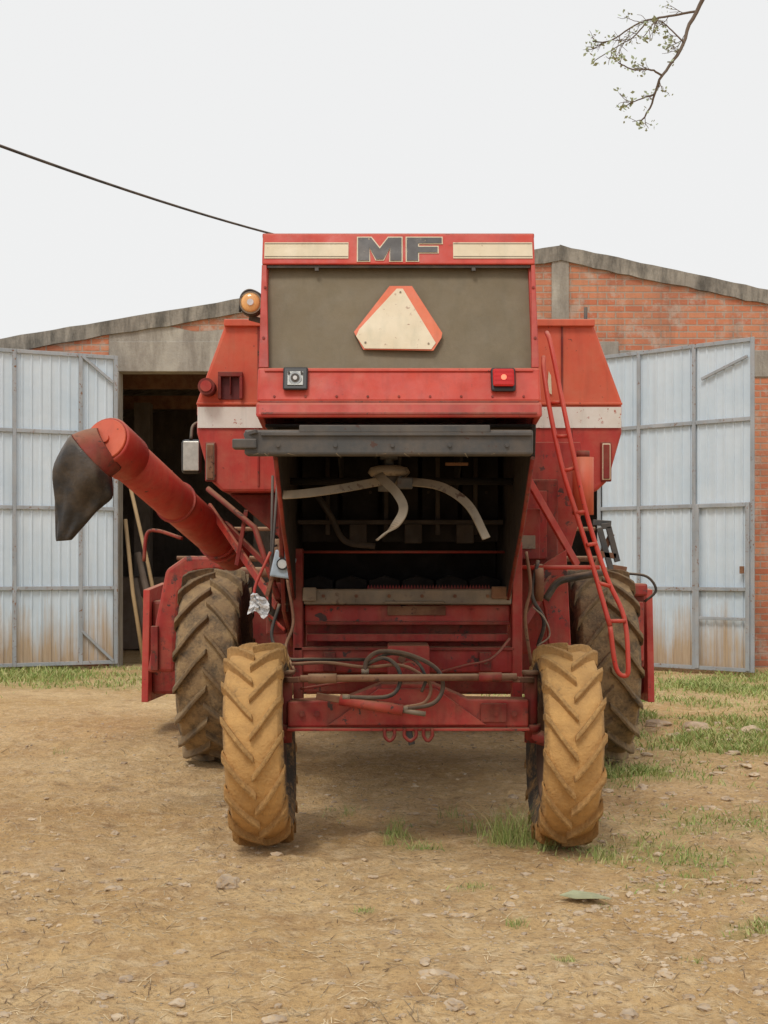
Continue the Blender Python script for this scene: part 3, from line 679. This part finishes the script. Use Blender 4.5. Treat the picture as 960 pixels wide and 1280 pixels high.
box("wall_side_right",XR-.25,XR,YW+.25,40,-.1,rz(XR)-.1,BRICK,B,0)
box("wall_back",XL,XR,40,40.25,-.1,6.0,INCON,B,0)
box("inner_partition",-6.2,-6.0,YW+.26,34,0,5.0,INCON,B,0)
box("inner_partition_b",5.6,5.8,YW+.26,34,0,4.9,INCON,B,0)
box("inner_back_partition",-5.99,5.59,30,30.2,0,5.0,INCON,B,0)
for y in (23,26): box("roof_truss",-6,5.5,y,y+.15,4.5,4.75,RUST,B)
for x in (-4.6,-2.4): box("inner_column",x,x+.3,25,25.3,0,4.5,INCON,B)
box("stacked_crate",-5.2,-3.6,24,25,.02,1.3,BARK,B,.02); box("stacked_crate",-3.3,-2.0,26,27,.02,1.9,INCON,B,.02)

def sheet_mat():
    m,nt,N,L,P=new_mat("galvanised_sheet")
    t=N.new("ShaderNodeTexCoord"); s=N.new("ShaderNodeSeparateXYZ"); L.new(t.outputs["Object"],s.inputs[0])
    v=ncoord(nt)
    col=nmix(nt,nramp(nt,nnoise(nt,v,1.2,5),.3,.7),(.52,.62,.71),(.66,.73,.79))
    sv=ncoord(nt,(1,1,.05)); st=nnoise(nt,sv,9,5); st2=nnoise(nt,sv,26,4,.7)
    col=nmix(nt,nramp(nt,st,.5,.8,0,.4),col,(.42,.44,.45))
    h=nmath(nt,'ADD',s.outputs[2],nmath(nt,'MULTIPLY',nmath(nt,'SUBTRACT',st,.5),-1.3))
    h=nmath(nt,'ADD',h,nmath(nt,'MULTIPLY',nmath(nt,'SUBTRACT',st2,.5),-1.2))
    h=nmath(nt,'ADD',h,nmath(nt,'MULTIPLY',nmath(nt,'SUBTRACT',nnoise(nt,v,1.1,4),.5),-1.0))
    mud=nramp(nt,h,.15,.95,.85,0)
    col=nmix(nt,mud,col,nmix(nt,nramp(nt,st2,.4,.6),(.36,.22,.10),(.46,.31,.16)))
    L.new(col,P.inputs["Base Color"]); P.inputs["Roughness"].default_value=.5; P.inputs["Metallic"].default_value=.05
    nbump(nt,nnoise(nt,v,6,4),.2,.03); return m
SHEET=sheet_mat()
FRAME=weathered("door_frame_steel",(.30,.33,.36),(.40,.43,.46),.5,.1,dust=.2,chip=.58,chipcol=(.2,.09,.04))
def door_leaf(name,hx,hy_,ang,width,vert,zs,z0,z1,passdoor=None,diag=False,side=1):
    e=empty(name,B,(hx,hy_,0),(0,0,ang))
    V=[];F=[];x=.03;prof=[]
    while x<width-.16:
        prof+= [(x,0),(x+.095,0),(x+.105,-.016*side),(x+.125,-.016*side),(x+.135,0)]; x+=.135
    for (a,b) in prof: V+=[(a,b+.0,z0+.04),(a,b,z1-.04)]
    for i in range(len(prof)-1): F.append((2*i,2*i+2,2*i+3,2*i+1))
    mesh("sheet",V,F,SHEET,e)
    w=.055; ys=-.05*side
    ya,yb=min(ys,-.018*side),max(ys,-.018*side)
    for x in vert: box("stile",x-w/2,x+w/2,ya,yb,z0,z1,FRAME,e,.005)
    xs=sorted(vert)
    for z in [z0+w/2]+zs+[z1-w/2]:
        for a,b in zip(xs[:-1],xs[1:]):
            box("rail",a+w/2+.001,b-w/2-.001,ya,yb,z-w/2,z+w/2,FRAME,e,.005)
    if diag:
        for a,b in diag: bar("diagonal",(a[0],(ya+yb)/2-.01*side,a[1]),(b[0],(ya+yb)/2-.01*side,b[1]),.04,.03,FRAME,e)
    if passdoor:
        x0,x1,pz=passdoor
        for a in (x0,x1): box("wicket_stile",a-.03,a+.03,ya-.02,ya-.001,z0+.02,pz,FRAME,e,.004)
        box("wicket_head",x0+.031,x1-.031,ya-.02,ya-.001,pz-.05,pz,FRAME,e,.004)
        box("wicket_mid",x0+.031,x1-.031,ya-.02,ya-.001,1.16,1.21,FRAME,e,.004)
        box("wicket_mid2",x0+.031,x1-.031,ya-.02,ya-.001,z0+.7,z0+.74,FRAME,e,.004)
        box("latch",x1-.1,x1-.04,ya-.05,ya-.02,1.4,1.5,RUST,e,.004)
    return e
aL=math.atan2(-.44,-.898)
door_leaf("door_leaf_left",OL-.02,YW-.22,aL,3.6,[.0,.52,1.47,2.5,3.57],[1.18,2.34,3.44],.06,4.60,None,[((.04,4.2),(.50,4.56)),((.04,.1),(.5,.55))],side=-1)
aR=math.atan2(-.68,.73)
door_leaf("door_leaf_right",3.20,YW-.2,aR,2.5,[.0,.68,1.58,2.47],[1.18,2.34,3.5],.06,4.60,(1.64,2.41,2.36),[((1.7,4.1),(2.4,4.35))],side=1)

def pole(name,a,b,r,m=WOOD):
    V,F=tube_geo([a,((a[0]+b[0])/2+U(-.03,.03),(a[1]+b[1])/2,(a[2]+b[2])/2),b],r,8); return mesh(name,V,F,m,None,smooth=True)
pole("bamboo_pole",(-3.15,19.9,.0),(-3.85,20.25,3.0),.028)
pole("bamboo_pole",(-3.55,20.15,.0),(-3.88,20.4,2.2),.03)
pole("timber_plank",(-3.35,20.4,.0),(-3.75,20.7,1.7),.05,BARK)
pole("timber_plank",(-3.55,20.8,.0),(-3.85,20.9,1.3),.06,BARK)
pole("timber_plank",(-3.2,21.0,.0),(-3.8,21.1,1.0),.05,WOOD)

# ================================================================== GROUND
patches=[
 (-6,18.6,4.8,1.9,.95),(-2.6,18.2,2.0,1.5,.75),(5.0,17.5,2.8,1.9,.75),(3.2,11.7,1.1,1.4,1.0),(4.6,12.5,1.6,2.2,.7),(2.6,14.7,1.2,2.2,.5),(3.6,10.3,1.0,.8,.5),
 (.74,7.55,.22,.22,.9),(.07,7.7,.13,.16,.6),(.22,7.35,.16,.12,.4),(1.12,7.25,.14,.12,.6),(1.65,9.8,.18,.35,.7),(1.9,9.9,.2,.25,.5),
 (1.62,5.75,.22,.13,.6),(.70,5.25,.08,.06,.5),(.43,6.4,.12,.06,.6),(.57,5.85,.07,.06,.6),(-.09,6.05,.06,.05,.6),(1.5,7.2,.6,.40,.38),(.4,8.0,.5,.2,.25),
 (-.25,8.4,.25,.3,.3),(2.1,8.0,.6,.6,.42),(1.3,6.4,.3,.15,.35)]
def green(x,y):
    g=0
    for px,py,rx,ry,s in patches:
        d=((x-px)/rx)**2+((y-py)/ry)**2
        if d<3: g=max(g,s*math.exp(-d*1.1))
    if g==0 and x<.9: return 0
    n=noise.noise(Vector((x*1.1,y*.9,3.3)))+.6*noise.noise(Vector((x*3.1,y*2.5,1.3)))
    g*=1+1.2*n
    if x>.9 and 5<y<19: g+=max(0,n*.40+.03)*.7
    return max(0,min(1,g))
def gh(x,y):
    v=Vector((x*1.1,y*1.1,0))
    h=.026*noise.fractal(v,1.0,2.0,3)
    near=max(0,1-max(0,(y-11))/9)
    if near>0:
        h+=near*.016*noise.fractal(Vector((x*5,y*5,5)),.8,2.1,4)
        h+=near*.010*abs(noise.noise(Vector((x*13,y*13,9))))
        c=noise.noise(Vector((x*.8,y*.8,21)))+.15
        if c>.0: h+=near*min(1,c*3)*.035*max(0,noise.noise(Vector((x*9,y*7,2)))-.05)
        if x<-.2 and y>6.5:
            k=noise.noise(Vector((x*3.2,y*2.6,44)))
            h-=near*.045*max(0,k-.15)*min(1,(y-6.5))
    for cx in (-1.7+.05*y,1.3+.03*y):
        d=(x-cx)/.16
        if abs(d)<3: h-=.025*math.exp(-d*d)*(0.6+.4*math.sin(y*18))
    for wx in (-.65,.975):
        if abs(x-wx)<.3 and abs(y-7.4)<.35: h*=.2
    return h-.004
def axis(lo,hi,dl,dh,step,g=1.25):
    a=[dl];
    while a[-1]<dh: a.append(a[-1]+step)
    s=step;r=a[-1]
    while r<hi: s*=g; r+=s; a.append(r)
    s=step;l=[];r=dl
    while r>lo: s*=g; r-=s; l.append(r)
    return l[::-1]+a
XS=axis(-600,600,-3.2,3.6,.024,1.12)
YS=[3.0]
while YS[-1]<24: YS.append(YS[-1]+.020*(YS[-1]/5)**1.3)
s=.3
while YS[-1]<900: s*=1.3; YS.append(YS[-1]+s)
YS=[-300,-80,-20,-5,0,1,2,2.6]+YS
V=[];G=[]
for y in YS:
    for x in XS:
        far = abs(x)>15 or y>26 or y<1
        V.append((x,y,0 if far else gh(x,y))); G.append(0.6 if (far and y>26) else (0 if far else green(x,y)))
nx=len(XS);F=[]
for j in range(len(YS)-1):
    for i in range(nx-1): F.append((j*nx+i,j*nx+i+1,(j+1)*nx+i+1,(j+1)*nx+i))
def ground_mat():
    m,nt,N,L,P=new_mat("dry_soil"); v=ncoord(nt)
    n1=nnoise(nt,v,.55,5,.6); n2=nnoise(nt,v,4.5,5,.7); n3=nnoise(nt,v,38,5,.75)
    col=nmix(nt,nramp(nt,n1,.38,.60),(.60,.375,.155),(.74,.515,.26))
    col=nmix(nt,nramp(nt,nnoise(nt,v,1.6,5,.7),.50,.68,0,.55),col,(.47,.275,.12))
    col=nmix(nt,nramp(nt,n2,.47,.70,0,.7),col,(.42,.245,.11))
    col=nmix(nt,nramp(nt,nnoise(nt,v,11,5,.7),.50,.64,0,.6),col,(.80,.61,.37))
    col=nmix(nt,nramp(nt,n3,.50,.68,0,.75),col,(.27,.16,.075))
    sv=N.new("ShaderNodeTexCoord"); mp=N.new("ShaderNodeMapping"); mp.inputs["Scale"].default_value=(1,.35,1); mp.inputs["Rotation"].default_value=(0,0,.5)
    L.new(sv.outputs["Object"],mp.inputs[0])
    col=nmix(nt,nramp(nt,nnoise(nt,mp.outputs[0],60,4,.6,1.5),.60,.68,0,.5),col,(.76,.60,.37))
    vo=N.new("ShaderNodeTexVoronoi"); vo.inputs["Scale"].default_value=32; L.new(v,vo.inputs["Vector"])
    grit=nmath(nt,'MULTIPLY',nramp(nt,vo.outputs["Distance"],.12,.22,1,0),nramp(nt,nnoise(nt,v,1.7,4),.46,.60))
    col=nmix(nt,nmath(nt,'MULTIPLY',grit,.75),col,(.56,.47,.35))
    a=N.new("ShaderNodeAttribute"); a.attribute_name="green"
    gm=nmath(nt,'MULTIPLY',nramp(nt,a.outputs["Fac"],.1,.8,0,.6),nramp(nt,nnoise(nt,v,9,5,.7),.35,.6,.1,1))
    col=nmix(nt,gm,col,(.27,.29,.09))
    L.new(col,P.inputs["Base Color"]); P.inputs["Roughness"].default_value=.95
    h=nmath(nt,'ADD',nmath(nt,'MULTIPLY',n2,1.2),nmath(nt,'MULTIPLY',n3,.7)); h=nmath(nt,'ADD',h,nmath(nt,'MULTIPLY',grit,.35))
    nbump(nt,h,.9,.045); return m
g=mesh("ground",V,F,ground_mat(),None,smooth=True)
at=g.data.attributes.new("green",'FLOAT','POINT'); at.data.foreach_set("value",G)

# grass
V=[];F=[];T=[]
def blade(x,y,h,w,lean,hue=None):
    z=gh(x,y)-.005; a=U(0,6.283); l=lean*h; la=U(0,6.283)
    dx,dy=math.cos(a)*w,math.sin(a)*w; lx,ly=math.cos(la)*l,math.sin(la)*l
    b=len(V)
    V.extend([(x-dx,y-dy,z),(x+dx,y+dy,z),(x-dx*.7+lx*.35,y-dy*.7+ly*.35,z+h*.55),(x+dx*.7+lx*.35,y+dy*.7+ly*.35,z+h*.55),(x+lx,y+ly,z+h*U(.85,1))])
    F.extend([(b,b+1,b+3,b+2),(b+2,b+3,b+4)]); c=R_() if hue is None else hue; T.extend([c]*5)
cnt=0
for t in range(200000):
    if cnt>36000: break
    r=R_()
    if r<.32: x,y=U(-10,9),U(15.0,20.1)
    elif r<.65: x,y=U(1.3,6.5),U(9.3,17)
    else: x,y=U(-1.5,2.8),U(5,10.5)
    gg=green(x,y)
    if R_()<gg*gg*(1.15 if y>9.3 else .8):
        if y>19.9 and -3.8<x<3.2: continue
        k=.6+.4*gg
        blade(x,y,(U(.03,.09) if y>9 else U(.015,.06))*k*(1.3 if y>14 else 1),.0022+.00028*y,U(.3,1.3)); cnt+=1
for (tx,ty,n,hh,rr) in ((.72,7.45,250,.26,.14),(.62,7.6,70,.18,.12),(.86,7.30,60,.14,.08),(.07,7.7,65,.15,.07),(.03,7.5,30,.10,.05),(.20,7.35,50,.08,.12),(1.12,7.0,80,.10,.09),(1.62,9.8,90,.22,.12),(1.95,9.6,35,.15,.08),(.57,5.85,60,.055,.05),(.43,6.4,90,.035,.1),(1.62,5.75,130,.055,.13),(-.09,6.05,50,.035,.05),(.70,5.25,50,.035,.05),(.40,8.2,30,.12,.08),(-.22,8.3,20,.1,.06),(-2.6,10.9,20,.08,.08),(.50,7.9,18,.12,.06),(1.75,7.7,60,.08,.14),(2.3,8.3,70,.09,.17),(1.0,6.1,25,.04,.06),(1.2,5.2,30,.035,.07),(1.5,6.7,50,.06,.12)):
    for i in range(n):
        a=U(0,6.28);q=rr*R_()**.8; blade(tx+q*math.cos(a),ty+q*math.sin(a),hh*U(.3,1.05),.0017,U(.2,.9))
def grass_mat():
    m,nt,N,L,P=new_mat("grass_blades")
    a=N.new("ShaderNodeAttribute"); a.attribute_name="tone"
    cr=N.new("ShaderNodeValToRGB"); L.new(a.outputs["Fac"],cr.inputs[0])
    e=cr.color_ramp.elements; e[0].position=0; e[0].color=(.15,.23,.05,1); e[1].position=1; e[1].color=(.52,.45,.22,1)
    q=e.new(.45); q.color=(.29,.36,.09,1); q=e.new(.75); q.color=(.43,.44,.16,1)
    L.new(cr.outputs[0],P.inputs["Base Color"]); P.inputs["Roughness"].default_value=.7
    return m
gr=mesh("grass",V,F,grass_mat(),None)
at=gr.data.attributes.new("tone",'FLOAT','POINT'); at.data.foreach_set("value",T)

# stones
V=[];F=[]
bm=bmesh.new(); bmesh.ops.create_icosphere(bm,subdivisions=1,radius=1); SV=[v.co.copy() for v in bm.verts]; SF=[tuple(v.index for v in f.verts) for f in bm.faces]; bm.free()
bm=bmesh.new(); bmesh.ops.create_icosphere(bm,subdivisions=3,radius=1); SV2=[v.co.copy() for v in bm.verts]; SF2=[tuple(v.index for v in f.verts) for f in bm.faces]; bm.free()
def stone(x,y,r,flat=.4,elong=1.3,big=False,sink=.25):
    a=U(0,3.14);ca,sa=math.cos(a),math.sin(a);b=len(V);z=gh(x,y); sd=U(0,100)
    for c in (SV2 if big else SV):
        k=1+.5*noise.noise(c*1.3+Vector((sd,0,0)))+(.12*noise.noise(c*4+Vector((sd,3,0))) if big else 0)
        px,py,pz=c.x*r*elong*k,c.y*r*k,c.z*r*flat*k
        V.append((x+px*ca-py*sa,y+px*sa+py*ca,z+pz+r*flat*sink))
    F.extend([tuple(b+i for i in f) for f in (SF2 if big else SF)])
for i in range(5200):
    y=4.2+(R_()**1.5)*9; x=U(-.33,.33)*y
    d=noise.noise(Vector((x*.7,y*.7,8)))
    if R_()>.45+d*1.0+(0.25 if x>.5 else 0): continue
    stone(x,y,.004+.013*R_()**3+(.009 if R_()<.08 else 0),U(.35,.7),U(1,1.5))
for i in range(420):
    a=U(0,6.28);q=math.sqrt(R_()); stone(1.5+q*.55*math.cos(a),6.1+q*.6*math.sin(a),.005+.016*R_()**2,U(.35,.65),U(1,1.6),False,.1)
for i in range(70): stone(U(1.5,3.5),U(8.5,14),U(.015,.045),U(.3,.6),U(1,1.6),True)
for i in range(110):
    y=U(4.5,9.5); stone(U(-.3,.32)*y,y,U(.010,.026),U(.35,.6),U(1,1.5),True,.05)
for x,y,r in ((-.74,6.46,.055),(.20,5.0,.045),(.24,4.68,.032),(-.37,4.58,.030),(.83,4.62,.03),(-1.28,6.44,.028),(-.72,4.75,.028),(1.05,5.05,.026),(-.85,5.2,.026),(2.9,12.6,.12),(3.3,12.2,.09),(2.6,12.9,.08),(-.95,5.0,.024)):
    stone(x,y,r,.50,1.5,True,.2)
def stone_mat():
    m,nt,N,L,P=new_mat("pebbles"); v=ncoord(nt)
    col=nmix(nt,nramp(nt,nnoise(nt,v,7,2),.35,.65),(.32,.24,.17),(.60,.48,.34))
    col=nmix(nt,nramp(nt,nnoise(nt,v,60,5),.45,.65,0,.6),col,(.52,.34,.16))
    L.new(col,P.inputs["Base Color"]); P.inputs["Roughness"].default_value=.9; nbump(nt,nnoise(nt,v,80,4),.5,.006); return m
mesh("gravel",V,F,stone_mat(),None,smooth=False)

V=[];F=[]
for i in range(6500):
    y=4.2+(R_()**1.5)*10; x=U(-.34,.34)*y
    if noise.noise(Vector((x*.9,y*.9,15)))<U(-.5,.25): continue
    a=U(0,3.14);l=U(.008,.045)*(1 if R_()<.9 else 2);w=.0010+.0002*y
    dx,dy=math.cos(a)*l,math.sin(a)*l; b=len(V)
    V+=[(x-dx,y-dy,gh(x-dx,y-dy)+.003),(x-dx-dy/l*w*2,y-dy+dx/l*w*2,gh(x-dx,y-dy)+.004),(x+dx,y+dy,gh(x+dx,y+dy)+.005),(x+dx+dy/l*w,y+dy-dx/l*w,gh(x+dx,y+dy)+.006)]
    F.append((b,b+1,b+2,b+3))
def litter_mat():
    m,nt,N,L,P=new_mat("straw_litter"); v=ncoord(nt)
    L.new(nmix(nt,nramp(nt,nnoise(nt,v,6,2),.42,.58),(.15,.09,.045),(.70,.56,.35)),P.inputs["Base Color"]); P.inputs["Roughness"].default_value=.85; return m
mesh("straw_litter",V,F,litter_mat(),None)
mesh("fallen_leaf",[(.80,6.20,.02),(.87,6.25,.03),(.96,6.23,.022),(1.03,6.14,.018),(.94,6.11,.028),(.86,6.13,.022)],[(0,1,2,5),(2,3,4,5)],simple("pale_leaf",(.42,.43,.26),.6),None,solid=.004)

# ================================================================== CABLE + POLE
C=[]
a=Vector((-6.6,2.5,4.85));b=Vector((-.75,20.35,6.25))
for i in range(31):
    t=i/30; p=a.lerp(b,t); p.z-= .34*4*t*(1-t); C.append(p)
V,F=tube_geo(C,.014,6); mesh("overhead_cable",V,F,BLACK,None,smooth=True)
e=empty("utility_pole"); cyl("shaft",(-6.6,2.5,0),(-6.6,2.5,5.5),.12,CONC,e); box("crossarm",-7.1,-6.1,2.45,2.55,4.80,4.90,RUST,e)
cyl("cable_mast",(-.75,20.4,5.3),(-.75,20.4,6.28),.03,RUST,B)

# ================================================================== TREE (stands just right of the view)
V=[];F=[];LV=[];LF=[]
def addtube(pts,r0,r1,seg=6):
    P=catmull(pts,5); n=len(P)
    for i in range(1,n-1): P[i]=P[i]+Vector((U(-1,1),U(-1,1),U(-1,1)))*r0*.35
    v,f=tube_geo(P,[r0+(r1-r0)*i/(n-1) for i in range(n)],seg); b=len(V); V.extend(v); F.extend([tuple(b+i for i in q) for q in f])
    return P
def leaves(p,n,s):
    for i in range(n):
        c=p+Vector((U(-1,1),U(-1,1),U(-1,1)))*s*.8; a=Vector((U(-1,1),U(-1,1),U(-.6,1))).normalized(); w=a.cross(Vector((U(-1,1),U(-1,1),U(-1,1)))).normalized()
        l=s*U(.6,1.2); b=len(LV); LV.extend([c,c+a*l*.5+w*l*.3,c+a*l,c+a*l*.5-w*l*.3]); LF.append((b,b+1,b+2,b+3))
def twigs(P,r,depth,ln,prob=.5):
    for i in range(2,len(P)-1):
        if R_()<prob:
            d=(P[i+1]-P[i-1]).normalized(); s=Vector((U(-1,1),U(-1,1)*.7,U(-1,.8))); s=(s-d*s.dot(d)).normalized()
            dr=(d*.8+s*.8).normalized(); l=ln*U(.5,1.1)
            q=[P[i],P[i]+dr*l*.5+Vector((0,0,U(-.1,.1)*l)),P[i]+dr*l+Vector((U(-.2,.2)*l,0,U(-.2,.2)*l))]
            T_=addtube(q,r,r*.6,5)
            if depth>0: twigs(T_,r*.7,depth-1,ln*.55,.3)
            if R_()<.6: leaves(T_[-1],random.choice([3,4,5]),.017)
addtube([(3.9,5.6,-.1),(3.85,5.55,1.5),(3.95,5.5,3.0),(3.8,5.4,4.6),(4.0,5.3,6.5)],.17,.07,14)
addtube([(3.93,5.5,3.0),(3.1,5.3,3.9),(2.3,5.2,4.35),(1.6,5.1,4.2),(1.3,5.05,3.9),(1.20,5.0,3.66)],.05,.009,8)
addtube([(3.85,5.45,4.0),(4.6,5.8,5.2),(5.4,6.2,6.2)],.06,.02,8); addtube([(3.9,5.4,4.8),(3.4,5.0,5.8),(2.9,4.8,6.8)],.05,.015,8)
Y=5.0
m1=addtube([(1.20,Y,3.66),(1.14,Y+.02,3.545),(1.09,Y,3.42),(1.02,Y-.02,3.32),(.985,Y,3.226),(.94,Y,3.145)],.0085,.0025)
b1=addtube([(1.02,Y-.02,3.32),(.97,Y-.06,3.325),(.90,Y-.1,3.312),(.84,Y-.12,3.33)],.004,.002)
b2=addtube([(1.15,Y+.02,3.57),(1.06,Y+.06,3.568),(.99,Y+.1,3.57),(.94,Y+.1,3.55),(.85,Y+.12,3.50),(.79,Y+.15,3.51)],.0045,.002)
b3=addtube([(.99,Y+.1,3.57),(.93,Y+.05,3.49),(.87,Y,3.44),(.77,Y-.03,3.37)],.003,.0016)
b4=addtube([(.99,Y,3.255),(.94,Y+.04,3.25),(.90,Y+.06,3.235)],.003,.0016)
b5=addtube([(1.12,Y,3.62),(1.02,Y-.05,3.66),(.93,Y-.08,3.60),(.92,Y-.08,3.66)],.0035,.0016)
b6=addtube([(1.10,Y,3.45),(1.05,Y,3.50),(1.0,Y-.02,3.52),(.95,Y-.02,3.46)],.003,.0015)
for P in (m1,b1,b2,b3,b4,b5,b6):
    twigs(P,.0016,1,.07,.32); leaves(P[-1],8,.021); leaves(P[-4],4,.017)
t=empty("tree"); mesh("trunk_and_limbs",V,F,BARK,t,smooth=True)
mesh("young_leaves",LV,LF,simple("young_leaf",(.38,.44,.28),.6),t)

# ================================================================== LIGHT, WORLD, CAMERA
w=bpy.data.worlds.new("World"); scene.world=w; w.use_nodes=True
nt=w.node_tree; bg=nt.nodes["Background"]
sky=nt.nodes.new("ShaderNodeTexSky"); sky.sky_type='NISHITA'; sky.sun_disc=False
sky.sun_elevation=math.radians(55); sky.sun_rotation=math.radians(200); sky.dust_density=4
mx=nt.nodes.new("ShaderNodeMixRGB"); mx.inputs[0].default_value=.94; mx.inputs[2].default_value=(9.1,9.1,9.05,1)
nt.links.new(sky.outputs[0],mx.inputs[1]); nt.links.new(mx.outputs[0],bg.inputs[0]); bg.inputs[1].default_value=.1
sl=bpy.data.lights.new("sun",'SUN'); sl.energy=1.5; sl.angle=math.radians(16); sl.color=(1,.95,.87)
so=bpy.data.objects.new("sun",sl); link(so)
az=math.radians(200); el=math.radians(55)
d=Vector((math.sin(az)*math.cos(el),math.cos(az)*math.cos(el),math.sin(el)))
so.rotation_euler=(-d).to_track_quat('-Z','Y').to_euler()
cam=bpy.data.cameras.new("camera"); co=bpy.data.objects.new("camera",cam); link(co)
cam.sensor_fit='VERTICAL'; cam.sensor_height=36; cam.lens=47.8; cam.shift_y=65/1280
cam.clip_end=2000; co.location=(0,0,1.53); co.rotation_euler=(math.radians(90),0,0)
scene.camera=co
scene.view_settings.view_transform='Standard'; scene.view_settings.look='None'; scene.view_settings.exposure=0
